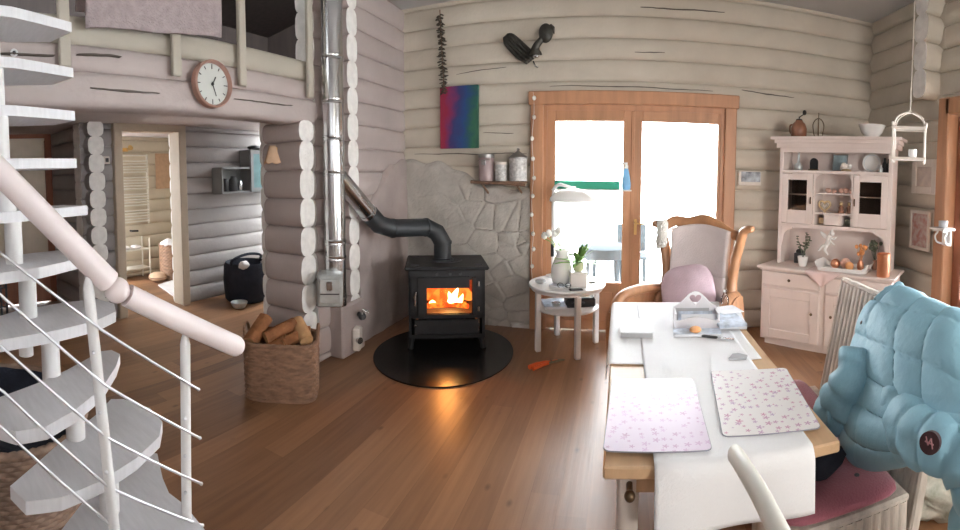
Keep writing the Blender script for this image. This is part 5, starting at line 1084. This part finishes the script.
def sleeve(pts, r, seed, name='sleeve', m_='jacket', puff=.014):
    P = cat_rom(pts, 12); n = len(P); mb = MB(); K = 26; vs = []; fs = []
    if not isinstance(r, (list, tuple)): r = [r] * 2
    u0 = None
    for i, p in enumerate(P):
        d = (P[min(i + 1, n - 1)] - P[max(i - 1, 0)]).normalized(); u0 = (u0 - d * u0.dot(d)).normalized() if u0 else d.orthogonal().normalized(); w = d.cross(u0)
        f = i / (n - 1) * (len(r) - 1); k = min(int(f), len(r) - 2); rr = r[k] + (r[k + 1] - r[k]) * (f - k); rr *= math.sqrt(max(0.02, 1 - max(0, (abs(2 * i / (n - 1) - 1) - .86) / .14) ** 2 * .85))
        for q in range(K):
            a = 2 * math.pi * q / K; g = rr + puff * abs(math.sin(i / 12 * math.pi * 1.5)) ** .5 + .02 * noise.noise(Vector((math.cos(a) * 1.6, math.sin(a) * 1.6, i * .16 + seed * 5))); vs.append(p + (u0 * math.cos(a) + w * math.sin(a)) * g)
    for i in range(n - 1):
        for q in range(K): l = (q + 1) % K; fs.append((i * K + q, i * K + l, (i + 1) * K + l, (i + 1) * K + q))
    fs += [tuple(reversed(range(K))), tuple((n - 1) * K + q for q in range(K))]; mb.add(vs, fs); return mb.build(name, m_, t, 180)
sleeve([(1.10, 1.48, .80), (1.0, 1.38, .755), (.945, 1.22, .755), (.95, 1.08, .775), (1.0, .98, .72), (1.04, 1.0, .52), (1.05, 1.02, .34)], [.085, .085, .08, .08, .075, .07, .055], 1)
sl2 = sleeve([(1.0, 1.72, .86), (.935, 1.66, .75), (.90, 1.70, .64), (.885, 1.735, .55)], [.07, .085, .085, .075], 2)
mb = MB(); mb.tube([(.855 + .05 * math.cos(a * .5) * .5, 1.70 + .05 * math.cos(a * .5), .62 + .05 * math.sin(a * .5)) for a in range(12)], .014, 8); mb.build('cuff', 'jacket', sl2, 180)
sleeve([(1.25, 1.86, 1.01), (1.225, 1.78, 1.065), (1.235, 1.68, 1.065), (1.26, 1.56, 1.045)], [.04, .052, .052, .04], 3, 'collar', puff=.006)
dn = Vector((-.80, -.50, .33)).normalized(); bc = Vector((.952, 1.10, .79)) + dn * .108; mb = MB(); mb.cyl(bc - dn * .02, bc + dn * .006, .032, 30); bd_ = mb.build('badge', 'badge', t, 40)
ux = dn.cross(Vector((0, 0, 1))).normalized(); uy = ux.cross(dn); mb = MB()
for a, b in (((-.012, -.014), (-.004, .014)), ((-.004, .014), (.004, -.006)), ((.004, -.006), (.013, .016)), ((-.014, -.002), (.014, .003))): mb.tube([bc + dn * .007 + ux * a[0] + uy * a[1], bc + dn * .007 + ux * b[0] + uy * b[1]], .0022, 6)
mb.build('badge_mark', 'badge_mark', bd_)
mb = MB(); mb.ell((1.055, 1.79, .955), (.012, .012, .012), 10, 8); mb.build('snap', 'black', t, 180)
# things on the floor at the right
t = thing('floral_bag', 'crumpled grey floral cloth bag on floor behind the chairs', 'bag', (1.55, 1.8, 0))
mb = MB(); mb.ell((1.5, 1.72, .13), (.26, .22, .15), 40, 24, f=lambda v: 1 + .28 * noise.noise(v * 2.4) + .12 * noise.noise(v * 6)); mb.ell((1.72, 1.78, .12), (.2, .2, .14), 36, 20, f=lambda v: 1 + .28 * noise.noise(v * 2.6 + Vector((5, 0, 0))) + .1 * noise.noise(v * 6)); mb.build('body', 'floral_cloth', t, 180)
mb = MB(); mb.tube(cat_rom([(1.36, 1.66, .2), (1.34, 1.68, .3), (1.42, 1.74, .33), (1.5, 1.74, .25)]), .02, 8); mb.build('strap', 'floral_cloth', t, 180)
t = thing('folded_umbrella', 'dark folded umbrella leaning by the floral bag', 'umbrella', (1.66, 1.98, 0))
a, b = Vector((1.62, 1.86, .04)), Vector((1.42, 1.66, .66)); u = (b - a).normalized(); mb = MB(); mb.tube([a, a + u * .04, a + u * .25, a + u * .55], [.004, .018, .03, .016], 12); mb.build('canopy', 'navy', t, 60)
mb = MB(); mb.tube([a + u * .5, b], .006, 8); mb.build('shaft', 'dark_grey', t); mb = MB(); mb.tube(cat_rom([b, b + Vector((.0, .0, .05)), b + Vector((.04, .04, .06)), b + Vector((.06, .06, .01))]), .011, 8); mb.build('handle', 'black', t, 60)
# ================================================================ corner hutch
HO = (1.77, 3.745, 0); HR = R(-45); H_ = TX(HO, HR)
t = thing('hutch', 'antique white corner hutch with glazed doors and open shelves', 'hutch', HO, HR)
HB = lambda: MB(H_)
mb = HB(); mb.box((0, .235, .40), (1.26, .43, .68)); mb.box((0, .25, .035), (1.2, .38, .07)); mb.build('base_cabinet', 'hutch', t)
mb = HB(); mb.box((0, .215, .752), (1.34, .47, .028), bev=.009); mb.box((0, .03, .732), (1.28, .06, .016), bev=.004); mb.build('worktop', 'hutch', t)
def panel_front(x0, x1, z0, z1, y, st, name, par, knobx, knobz):
    mb = HB(); cx, cz, w, h = (x0 + x1) / 2, (z0 + z1) / 2, x1 - x0, z1 - z0
    if st:
        mb.box((cx, y, cz), (w, .02, h), bev=.004)
        for s in (-1, 1): mb.box((cx + s * (w / 2 - .045), y - .014, cz), (.085, .014, h - .006), bev=.004)
        for s in (-1, 1): mb.box((cx, y - .014, cz + s * (h / 2 - .045)), (w - .17, .014, .085), bev=.004)
    else: mb.box((cx, y - .004, cz), (w, .028, h), bev=.006)
    d = mb.build(name, 'hutch', par); k = HB(); k.cyl((knobx, y - .015, knobz), (knobx, y - .034, knobz), .006, 10); k.ell((knobx, y - .038, knobz), (.014, .011, .014), 12, 8); k.build('knob', 'knob', d, 60)
for s, kx in ((-1, -.095), (1, .095)):
    a, b = sorted((s * .61, s * .03)); panel_front(a, b, .585, .72, .015, False, 'drawer', t, s * .325, .655); panel_front(a, b, .085, .565, .015, True, 'door', t, kx, .37)
# upper part
U0, U1 = .23, .46
mb = HB()
for s in (-1, 1): mb = HB(); mb.box((s * .548, (U0 + U1) / 2, 1.335), (.028, U1 - U0, 1.14)); mb.build('side_panel', 'hutch', t)
mb = HB(); mb.box((0, U1 - .008, 1.335), (1.08, .014, 1.14)); mb.build('back_panel', 'hutch', t)
for z in (1.15, 1.675, 1.895): mb = HB(); mb.box((0, (U0 + U1) / 2, z), (1.08, U1 - U0, .024)); mb.build('shelf', 'hutch', t)
mb = HB(); mb.prism([(-.60, U0 - .03), (.60, U0 - .03), (.60, U1), (-.60, U1)], 1.905, 1.95); mb.prism([(-.615, U0 - .05), (.615, U0 - .05), (.615, U1), (-.615, U1)], 1.95, 1.985); mb.prism([(-.645, U0 - .08), (.645, U0 - .08), (.645, U1), (-.645, U1)], 1.985, 2.01); mb.build('cornice', 'hutch', t)
mb = HB()
for s in (-1, 1): mb.box((s * .545, U0 - .008, 1.335), (.04, .02, 1.14), bev=.004)
mb.box((0, U0 - .008, 1.888), (1.08, .02, .05)); mb.box((0, U0 - .008, 1.675), (1.08, .02, .03)); mb.box((0, U0 - .008, 1.15), (1.08, .02, .035)); mb.build('face_frame', 'hutch', t)
for x in (-.195, .185): mb = HB(); mb.box((x, (U0 + U1) / 2 - .01, 1.412), (.018, U1 - U0, .5)); mb.build('divider', 'hutch', t)
mb = HB(); mb.box((-.005, (U0 + U1) / 2, 1.47), (.36, U1 - U0 - .02, .014)); mb.box((-.005, (U0 + U1) / 2, 1.28), (.36, U1 - U0 - .01, .018)); mb.build('niche_shelf', 'hutch', t)
for s in (-1, 1):
    P = [(0, 0), (.075, 0)] + [(.075 - .075 * math.sin(k * math.pi / 16), -.065 * (1 - math.cos(k * math.pi / 16))) for k in range(1, 9)]
    T = Matrix(((-s, 0, 0, -.005 + s * .18), (0, 0, 1, U0 - .006), (0, 1, 0, 1.655), (0, 0, 0, 1))); mb = HB(); mb.prism(P, -.008, .008, xf=T); mb.build('arch_bracket', 'hutch', t)
mb = HB(); mb.box((-.01, U0 + .0, 1.222), (.155, .022, .095), bev=.004); mb.build('centre_panel', 'hutch', t)
mb = HB()
for x in (-.09, .075): mb.box((x, (U0 + U1) / 2, 1.222), (.012, U1 - U0 - .02, .1))
mb.build('cubby_divider', 'hutch', t)
for s in (-1, 1):
    P = [(0, 0), (.125, 0), (.125, -.025)] + [(.105 - .075 * math.sin(k * math.pi / 12), -.035 - .085 * (1 - math.cos(k * math.pi / 12))) for k in range(7)] + [(.012, -.20), (0, -.21)]
    T = Matrix(((-s, 0, 0, s * .535), (0, 0, 1, U0 - .006), (0, 1, 0, 1.14), (0, 0, 0, 1))); mb = HB(); mb.prism(P, -.009, .009, xf=T); mb.build('corbel', 'hutch', t)
for s, x0, x1, kx in ((-1, -.525, -.208, -.225), (1, .198, .525, .215)):
    mb = HB(); y = U0 - .012; z0, z1 = 1.172, 1.655; f = .06; zl, zh = 1.30, 1.595
    mb.box((x0 + f / 2, y, (z0 + z1) / 2), (f, .024, z1 - z0), bev=.004); mb.box((x1 - f / 2, y, (z0 + z1) / 2), (f, .024, z1 - z0), bev=.004); mb.box(((x0 + x1) / 2, y, (zh + z1) / 2), (x1 - x0 - 2 * f, .024, z1 - zh)); mb.box(((x0 + x1) / 2, y, (z0 + zl) / 2), (x1 - x0 - 2 * f, .024, zl - z0))
    d = mb.build('door', 'hutch', t); g = HB(); g.box(((x0 + x1) / 2, y, (zl + zh) / 2), (x1 - x0 - 2 * f, .006, zh - zl)); g.build('pane', 'stove_glass', d); k = HB(); k.box((kx + s * .0, y - .018, 1.40), (.012, .014, .07), bev=.004); k.build('handle', 'knob', d)
    g = HB(); g.box(((x0 + x1) / 2, U1 - .02, (zl + zh) / 2), (x1 - x0, .01, zh - zl + .1)); g.build('lining', 'hutch_dark', t)
    g = HB(); g.box(((x0 + x1) / 2, (U0 + U1) / 2 + .02, 1.45), (x1 - x0, .16, .01)); g.build('door_shelf', 'hutch', t)
def hw(x, y, z): return tuple(H_ @ Vector((x, y, z)))
def hs(mb, nm, m_, lb, cat, loc, sm=60, g=None): return single(mb, nm, m_, lb, cat, hw(*loc), sm, g)
ZT, ZS, ZC = 2.011, 1.688, .767
t = thing('jug', 'brown earthenware jug with stopper on top of the hutch', 'jug', hw(-.41, .30, ZT))
mb = HB(); mb.lathe((-.41, .30, ZT), [(.06, 0), (.078, .015), (.08, .09), (.06, .14), (.04, .155), (.035, .17)], 26); mb.build('body', 'brown_jug', t, 60)
mb = HB(); mb.lathe((-.41, .30, ZT + .168), [(.03, 0), (.03, .012), (.006, .02), (.006, .04)], 16); mb.tube([(-.41, .3, ZT + .2), (-.37, .3, ZT + .225)], .005, 6); mb.ell((-.355, .30, ZT + .245), (.02, .02, .026), 12, 8); mb.build('stopper', 'black', t, 60)
mb = HB(); mb.tube(cat_rom([(-.47, .3, ZT + .13), (-.505, .3, ZT + .12), (-.505, .3, ZT + .06), (-.48, .3, ZT + .03)]), .008, 8); mb.build('handle', 'brown_jug', t, 60)
t = thing('wire_lantern', 'thin dark wire ornament standing on top of the hutch', 'ornament', hw(-.205, .3, ZT)); mb = HB()
for k in range(4): a = k * math.pi / 2 + .4; mb.tube(cat_rom([(-.205 + r * math.cos(a), .30 + r * math.sin(a), ZT + z) for r, z in ((.035, .0), (.05, .08), (.052, .13), (.03, .17), (.004, .185))]), .0045, 6)
mb.tube([(-.205, .3, ZT + .18), (-.205, .3, ZT + .24)], .004, 6); mb.tube([(-.205 + .04 * math.cos(k * .4), .3 + .04 * math.sin(k * .4), ZT + .004) for k in range(16)], .005, 6, closed=True); mb.build('frame', 'knob', t, 60)
mb = HB(); mb.lathe((.33, .31, ZT), [(.06, 0), (.065, .012), (.10, .05), (.125, .115), (.13, .12), (.12, .115), (.09, .05), (.05, .02)], 32); hs(mb, 'white_bowl', 'ceramic', 'white china bowl on top of the hutch', 'bowl', (.33, .31, ZT))
# open top shelf
t = thing('glass_bottle', 'clear little bottle with tall neck at left of top shelf', 'bottle', hw(-.41, .32, ZS)); mb = HB(); mb.lathe((-.41, .32, ZS), [(.035, 0), (.042, .01), (.042, .05), (.014, .08), (.011, .17), (.014, .175)], 18); mb.build('body', 'galv', t, 60); mb = HB(); mb.ell((-.41, .32, ZS + .18), (.013, .013, .014), 10, 8); mb.build('stopper', 'frame_white', t, 180)
t = thing('dark_plaque', 'dark arched plaque on top shelf beside the little bottle', 'plaque', hw(-.245, .3, ZS)); T = Matrix(((1, 0, 0, -.245), (0, 0, 1, .32), (0, 1, 0, ZS), (0, 0, 0, 1))); mb = HB(); mb.prism([(-.04, 0), (.04, 0)] + [(.04 * math.cos(k * math.pi / 10), .085 + .04 * math.sin(k * math.pi / 10)) for k in range(11)], -.012, .012, xf=T); mb.build('slab', 'black_iron', t); mb = HB(); mb.box((-.245, .31, ZS + .008), (.1, .04, .016), bev=.004); mb.build('foot', 'knob', t)
t = thing('small_picture', 'pale blue small framed picture on hutch top shelf', 'picture', hw(.0, .36, ZS)); T = Matrix.Translation((.0, .38, ZS)) @ Matrix.Rotation(R(-9), 4, 'X'); mb = MB(H_ @ T); mb.box((0, 0, .085), (.155, .014, .17), bev=.004); mb.build('frame', 'grey_cab', t); mb = MB(H_ @ T); mb.box((0, -.009, .085), (.13, .006, .145)); mb.build('print', 'blue_picture', t)
t = thing('china_flower', 'white china flower cluster before the small picture', 'ornament', hw(.09, .28, ZS)); mb = HB(); random.seed(3)
for k in range(9): mb.ell((.10 + random.uniform(-.045, .05), .28 + random.uniform(-.02, .02), ZS + random.uniform(.02, .07)), (.024, .018, .022), 10, 7)
mb.build('blossom', 'ceramic', t, 180); mb = HB(); mb.lathe((.10, .28, ZS), [(.045, 0), (.05, .01), (.03, .025)], 16); mb.build('base', 'gold', t, 60)
t = thing('display_plate', 'round pale plate standing at right of top shelf', 'plate', hw(.33, .38, ZS)); T = Matrix.Translation((.32, .395, ZS + .092)) @ Matrix.Rotation(R(80), 4, 'X'); mb = MB(H_ @ T); mb.lathe((0, 0, 0), [(0, -.004), (.055, -.004), (.09, .008), (.092, .012), (.055, .002), (0, .002)], 32); mb.build('dish', 'ceramic', t, 60); mb = MB(H_ @ T); mb.tube([(.075 * math.cos(k * .3), .075 * math.sin(k * .3), .009) for k in range(21)], .002, 5, closed=True); mb.build('rim_line', 'paper_blue', t)
for x, y, h, r, m_, lb in ((.505, .30, .13, .022, 'black', 'black bottle at the right end of hutch top shelf'), (.46, .33, .14, .022, 'dark_grey', 'dark grey bottle left of the black bottle on top shelf'), (.435, .275, .07, .024, 'galv', 'short silvery pot before the dark bottles on top shelf')):
    mb = HB(); mb.lathe((x, y, ZS), [(r * .9, 0), (r, .008), (r, h * .6), (r * .45, h * .78), (r * .45, h), (0, h)], 16); hs(mb, 'small_bottle', m_, lb, 'bottle', (x, y, ZS))
# niche
for k, (x, w) in enumerate(((-.08, .03), (-.02, .024), (.05, .03), (.10, .034), (.145, .026))):
    mb = HB(); mb.ell((x, .30, 1.478 + w * .8), (w, w * .8, w * .8), 14, 9, f=lambda v: 1 + .22 * noise.noise(v * 3 + Vector((k * 4, 0, 0)))); hs(mb, 'rosy_shell', 'rosy_shell', 'rosy shell ornament, %s on the upper niche shelf' % ('leftmost', 'second from left', 'middle one', 'second from right', 'rightmost')[k], 'ornament', (x, .30, 1.478), 180, 'rosy shells in the niche')
Hh = [(.0036 * 16 * math.sin(a) ** 3, .065 + .0036 * (13 * math.cos(a) - 5 * math.cos(2 * a) - 2 * math.cos(3 * a) - math.cos(4 * a))) for a in (2 * math.pi * k / 30 for k in range(30))]
t = thing('gilded_heart', 'gilded openwork heart in the lower niche', 'ornament', hw(-.105, .28, 1.289)); mb = HB(); mb.tube([(-.105 + p[0], .28, 1.289 + p[1]) for p in Hh], .011, 8, closed=True); mb.build('ring', 'gold', t, 180)
mb = HB(); mb.tube([(-.105 + p[0] * .5, .282, 1.289 + .03 + p[1] * .5) for p in Hh], .007, 8, closed=True); mb.build('inner_ring', 'beam_cream', t, 180)
for x, lb in ((.055, 'little bronze figurine left of its twin in the niche'), (.135, 'little bronze figurine at the right end of niche')):
    t = thing('figurine', lb, 'figurine', hw(x, .3, 1.289), HR, 'bronze figurines'); mb = HB(); mb.lathe((x, .3, 1.289), [(.03, 0), (.032, .012), (.022, .03), (.026, .055), (.012, .075), (0, .078)], 14); mb.build('body', 'brown_jug', t, 180); mb = HB(); mb.ell((x, .3, 1.289 + .09), (.018, .018, .02), 12, 8); mb.build('head', 'gold', t, 180)
for x, m_, lb in ((-.142, 'gold', 'small yellow box inside the left cubbyhole'), (.127, 'olive', 'small dark green box inside the right cubbyhole')): mb = HB(); mb.box((x, .34, 1.175 + .03), (.06, .08, .06), bev=.004); hs(mb, 'cubby_box', m_, lb, 'box', (x, .34, 1.163), None)
# worktop
mb = HB(); mb.grid(lambda u, v: (-.17 + .34 * u if v < .6 else -.17 + .34 * u + (.5 - u) * .34 * ((v - .6) / .4), .36 - .395 * v / .6 if v < .6 else -.032 - .006 * math.sin(u * 9), ZC + .002 if v < .58 else ZC - .0 - .135 * (v - .58) / .42), 24, 40, -.003); hs(mb, 'lace_runner', 'pink_cloth', 'pale pink cloth whose corner hangs over hutch worktop', 'cloth', (0, .2, ZC), 180)
t = thing('pot_plant', 'white pot with spindly dark plant at left of worktop', 'plant', hw(-.27, .17, ZC)); mb = HB(); mb.lathe((-.27, .17, ZC), [(.035, 0), (.04, .01), (.052, .085), (.054, .095), (.046, .095), (.04, .07)], 22); mb.build('pot', 'ceramic', t, 60)
mb = HB(); random.seed(8)
for k in range(7):
    a = random.uniform(0, 6.28); h = random.uniform(.13, .25); q = [(-.27, .17, ZC + .07), (-.27 + .03 * math.cos(a), .17 + .03 * math.sin(a), ZC + .07 + h * .5), (-.27 + .07 * math.cos(a), .17 + .05 * math.sin(a), ZC + .07 + h)]; mb.tube(cat_rom(q), .0025, 5)
    for s in range(5): c = Vector(q[1]).lerp(Vector(q[2]), s / 4); mb.ell(c + Vector((random.uniform(-.015, .015), random.uniform(-.01, .01), 0)), (.016, .01, .005), 8, 5)
mb.build('foliage', 'leaf_dark', t, 180)
t = thing('hand_grinder', 'small dark metal grinder on worktop behind the plant pot', 'grinder', hw(-.37, .33, ZC)); mb = HB(); mb.box((-.37, .33, ZC + .05), (.09, .09, .1), bev=.006); mb.build('base', 'dark_grey', t); mb = HB(); mb.ell((-.37, .33, ZC + .11), (.04, .04, .03), 16, 8); mb.tube([(-.37, .33, ZC + .13), (-.37, .33, ZC + .17), (-.30, .32, ZC + .175)], .006, 8); mb.ell((-.30, .32, ZC + .19), (.014, .014, .016), 10, 8); mb.build('crank', 'black_iron', t, 60)
t = thing('wooden_tray', 'white scalloped tray on the hutch worktop', 'tray', hw(.15, .17, ZC)); mb = HB(); mb.prism(rrect(.46, .26, .05), ZC + .003, ZC + .012, xf=Matrix.Translation((.15, .17, 0))); mb.build('base', 'ceramic', t)
RR = rrect(.46, .26, .05); mb = HB(); mb.grid(lambda u, v: (.15 + RR[int(u * 27.999) % 28][0] * (1 + .12 * v), .17 + RR[int(u * 27.999) % 28][1] * (1 + .16 * v), ZC + .008 + (.055 + .025 * math.cos(u * 4 * math.pi)) * v), 28, 4, .008)
mb.tube([(.15 + p[0], .17 + p[1], ZC + .012) for p in RR], .007, 6, closed=True); mb.build('rim', 'ceramic', t, 60)
for k, (x, y, r, m_, lb) in enumerate(((.06, .17, .045, 'copper', 'copper coloured ball at left in the white tray'), (.15, .20, .05, 'rosy_shell', 'rosy ball in the middle of the white tray'), (.21, .13, .04, 'flesh', 'peach coloured ball at right front in the white tray'))):
    mb = HB(); mb.ell((x, y, ZC + .012 + r), (r, r, r), 18, 12, f=lambda v: 1 + .06 * noise.noise(v * 4)); hs(mb, 'tray_ball', m_, lb, 'ornament', (x, y, ZC + .012), 180, 'balls in the tray')
for x, y, h, m_, lb, sd in ((.29, .22, .24, 'terracotta', 'orange dried flowers in small vase right of tray', 4), (.40, .34, .27, 'leaf_dark', 'dark dried flowers in small vase against hutch back', 6)):
    t = thing('dried_flowers', lb, 'flowers', hw(x, y, ZC)); mb = HB(); mb.lathe((x, y, ZC + .012 if x < .35 else ZC), [(.025, 0), (.035, .02), (.03, .06), (.018, .08), (.022, .09)], 16); mb.build('vase', 'copper' if sd == 4 else 'brown_jug', t, 60); mb = HB(); random.seed(sd)
    for k in range(14): a = random.uniform(0, 6.28); rr = random.uniform(.0, .07); hh = random.uniform(h * .6, h); mb.tube([(x, y, ZC + .07), (x + rr * math.cos(a), y + rr * math.sin(a) * .6, ZC + hh)], .002, 5); mb.ell((x + rr * math.cos(a), y + rr * math.sin(a) * .6, ZC + hh), (.018, .016, .02), 8, 6)
    mb.build('stems', m_, t, 180)
t = thing('copper_can', 'tall copper beaker at the right end of the worktop', 'beaker', hw(.545, .06, ZC)); mb = HB(); mb.lathe((.545, .06, ZC), [(.058, 0), (.06, .005), (.06, .20), (.062, .205), (.057, .205), (.055, .02), (0, .012)], 30); mb.build('body', 'copper', t, 50); mb = HB(); mb.tube([(.545 + .061 * math.cos(k * .3), .06 + .061 * math.sin(k * .3), ZC + .19) for k in range(21)], .003, 6, closed=True); mb.build('rim', 'copper', t, 60)
t = thing('cherub', 'white plaster cherub hanging below the hutch cabinet', 'ornament', hw(-.03, .20, 1.0))
mb = HB(); mb.tube(cat_rom([(-.005, .20, 1.085), (-.02, .195, 1.05), (-.03, .195, 1.01), (-.06, .195, .975)], 5), [.012, .018, .024, .027, .028, .028, .028, .028, .028, .027, .026, .024, .022, .02, .018, .015], 12); mb.ell((.012, .19, 1.10), (.022, .022, .024), 14, 10); mb.build('body', 'ceramic', t, 180)
for q in ([(-.05, .195, .985), (-.085, .19, .97), (-.11, .19, .935), (-.125, .19, .93)], [(-.04, .195, .985), (-.05, .18, .94), (-.03, .18, .91), (-.02, .175, .895)]): mb = HB(); mb.tube(cat_rom(q, 4), [.017, .017, .016, .015, .014, .013, .012, .011, .01, .009, .009, .01, .008], 10); mb.build('leg', 'ceramic', t, 180)
for q in ([(.0, .185, 1.06), (.04, .17, 1.05), (.065, .165, 1.075)], [(-.02, .185, 1.05), (.02, .165, 1.02), (.05, .16, 1.0)]): mb = HB(); mb.tube(cat_rom(q, 4), [.012, .012, .011, .01, .009, .009, .008, .008, .007], 8); mb.build('arm', 'ceramic', t, 180)
for s in (-1, 1): mb = HB(); mb.ell((0, 0, .05), (.02, .006, .055), 12, 9, xf=Matrix.Translation((-.035, .212, 1.04)) @ Matrix.Rotation(R(s * 38 - 12), 4, 'Y')); mb.build('wing', 'ceramic', t, 180)
mb = HB(); mb.tube([(-.02, .20, 1.07), (-.02, .21, 1.135)], .0015, 5); mb.build('thread', 'frame_white', t)

# ================================================================ right wall
CG = (2.10, 2.95); t = thing('hanging_birdcage', 'white open frame lantern hanging on cord before the hutch', 'lantern', (*CG, 1.78), R(-38)); G = TX((*CG, 1.78), R(-38))
mb = MB(G); mb.box((0, 0, .01), (.27, .2, .02), bev=.004); mb.build('base', 'frame_white', t)
for sx in (-1, 1):
    for sy in (-1, 1): mb = MB(G); mb.box((sx * .122, sy * .085, .125), (.018, .018, .25), bev=.003); mb.ell((sx * .122, sy * .085, -.012), (.012, .012, .014), 10, 7); mb.ell((sx * .128, sy * .09, .275), (.012, .012, .016), 10, 7); mb.build('post', 'frame_white', t, 60)
mb = MB(G)
for sy in (-1, 1): mb.box((0, sy * .085, .245), (.27, .018, .022), bev=.003)
for sx in (-1, 1): mb.box((sx * .122, 0, .245), (.018, .19, .022), bev=.003)
mb.build('top_frame', 'frame_white', t)
mb = MB(G)
for sx in (-1, 1):
    for sy in (-1, 1): mb.tube(cat_rom([(sx * .122, sy * .085, .25), (sx * .10, sy * .07, .32), (sx * .05, sy * .035, .36), (0, 0, .375)]), .007, 8)
mb.build('arch', 'frame_white', t, 60)
mb = MB(); mb.tube([(*CG, 1.78 + .37), (*CG, CE)], .004, 6); mb.tube([(CG[0] + .012 * math.cos(k * .5), CG[1], 2.16 + .012 * math.sin(k * .5)) for k in range(13)], .003, 6, closed=True); mb.build('cord', 'frame_white', t)
mb = MB(G); mb.lathe((.03, .0, .02), [(.028, 0), (.033, .008), (.034, .065), (.03, .065), (.028, .012)], 18); single(mb, 'candle_cup', 'ceramic', 'small white cup standing in the hanging lantern', 'cup', tuple(G @ Vector((.03, 0, .02))), 60)
for (y, z, w, h, pm, lb) in ((3.51, 1.67, .38, .33, 'rosy_print', 'square white framed picture on right log wall, above the floral one'), (3.55, 1.15, .31, .38, 'floral_print', 'tall white floral picture on right log wall, below the square one')):
    t = thing('framed_picture', lb, 'picture', (2.7, y, z)); mb = MB(); f = .07 if pm == 'rosy_print' else .03
    for s in (-1, 1): mb.box((2.695, y + s * (w - f) / 2, z), (.03, f, h), bev=.004); mb.box((2.695, y, z + s * (h - f) / 2), (.03, w - 2 * f, f), bev=.004)
    mb.build('frame', 'frame_white', t); mb = MB(); mb.box((2.70, y, z), (.012, w - 2 * f, h - 2 * f)); mb.build('print', pm, t)
t = thing('wall_bracket', 'small ornate white wall bracket on the right door post', 'bracket', (2.6, 3.12, 1.2))
mb = MB(); mb.box((2.57, 3.06, 1.215), (.14, .2, .022), bev=.006); mb.box((2.625, 3.06, 1.14), (.02, .12, .15), bev=.006); mb.build('shelf', 'ceramic', t)
for s in (-1, 1): mb = MB(); mb.tube(cat_rom([(2.61, 3.06 + s * .05, 1.08), (2.56, 3.06 + s * .06, 1.10), (2.545, 3.06 + s * .065, 1.15), (2.57, 3.06 + s * .06, 1.19), (2.52, 3.06 + s * .07, 1.2)]), .009, 8); mb.build('scroll', 'ceramic', t, 60)
mb = MB(); mb.lathe((2.57, 3.05, 1.226), [(.03, 0), (.04, .01), (.042, .06), (.036, .06), (.03, .015)], 20); single(mb, 'small_cup', 'paper_grey', 'little grey cup on the ornate white wall bracket', 'cup', (2.57, 3.05, 1.226), 60)

# ================================================================ light, world, camera
w = bpy.data.worlds.new('sky'); bpy.context.scene.world = w; w.use_nodes = True; bg = w.node_tree.nodes['Background']
bg.inputs['Color'].default_value = (.93, .97, 1.0, 1); bg.inputs['Strength'].default_value = WORLD
def area(n, loc, rot, sx, sy, e, col):
    l = bpy.data.lights.new(n, 'AREA'); l.shape = 'RECTANGLE'; l.size = sx; l.size_y = sy; l.energy = e; l.color = col
    o = bpy.data.objects.new(n, l); C.objects.link(o); o.location = loc; o.rotation_euler = rot; return o
area('right_daylight_fill', (2.3, -.9, 1.7), (R(88), 0, R(16)), 1.2, 1.7, E_RIGHT, (1, .95, .88)).data.spread = R(115)  # added unseen fill for jacket and hutch; no window is built there
area('rear_daylight_fill', (-.7, -1.28, 1.9), (R(80), 0, 0), 2.6, 1.6, E_FRONT, (.95, .97, 1))  # added unseen fill for stair and room; the front wall has no opening
area('bathroom_lamp', (-5.4, 4.75, 2.25), (0, 0, 0), .5, .5, E_BATH, (1, .86, .66))
l = bpy.data.lights.new('fire_light', 'POINT'); l.energy = 14; l.color = (1, .4, .1); l.shadow_soft_size = .06; o = bpy.data.objects.new('fire_light', l); C.objects.link(o); o.location = S @ Vector((0, .12, .5))

cd = bpy.data.cameras.new('camera'); cam = bpy.data.objects.new('camera', cd); C.objects.link(cam); bpy.context.scene.camera = cam
cam.location = (0, 0, 1.6); cam.rotation_euler = (R(90) - .05, 0, .31); cd.clip_start = .05
FPX, CY = 460.0, 197.0
cd.type = 'PANO'; cd.panorama_type = 'CENTRAL_CYLINDRICAL'
cd.central_cylindrical_range_u_min = -480 / FPX; cd.central_cylindrical_range_u_max = 480 / FPX
cd.central_cylindrical_range_v_min = -(530 - CY) / FPX; cd.central_cylindrical_range_v_max = CY / FPX; cd.central_cylindrical_radius = 1.0
vs = bpy.context.scene.view_settings; vs.view_transform = 'Standard'; vs.look = 'None'; vs.gamma = 1.0; vs.exposure = EXPO
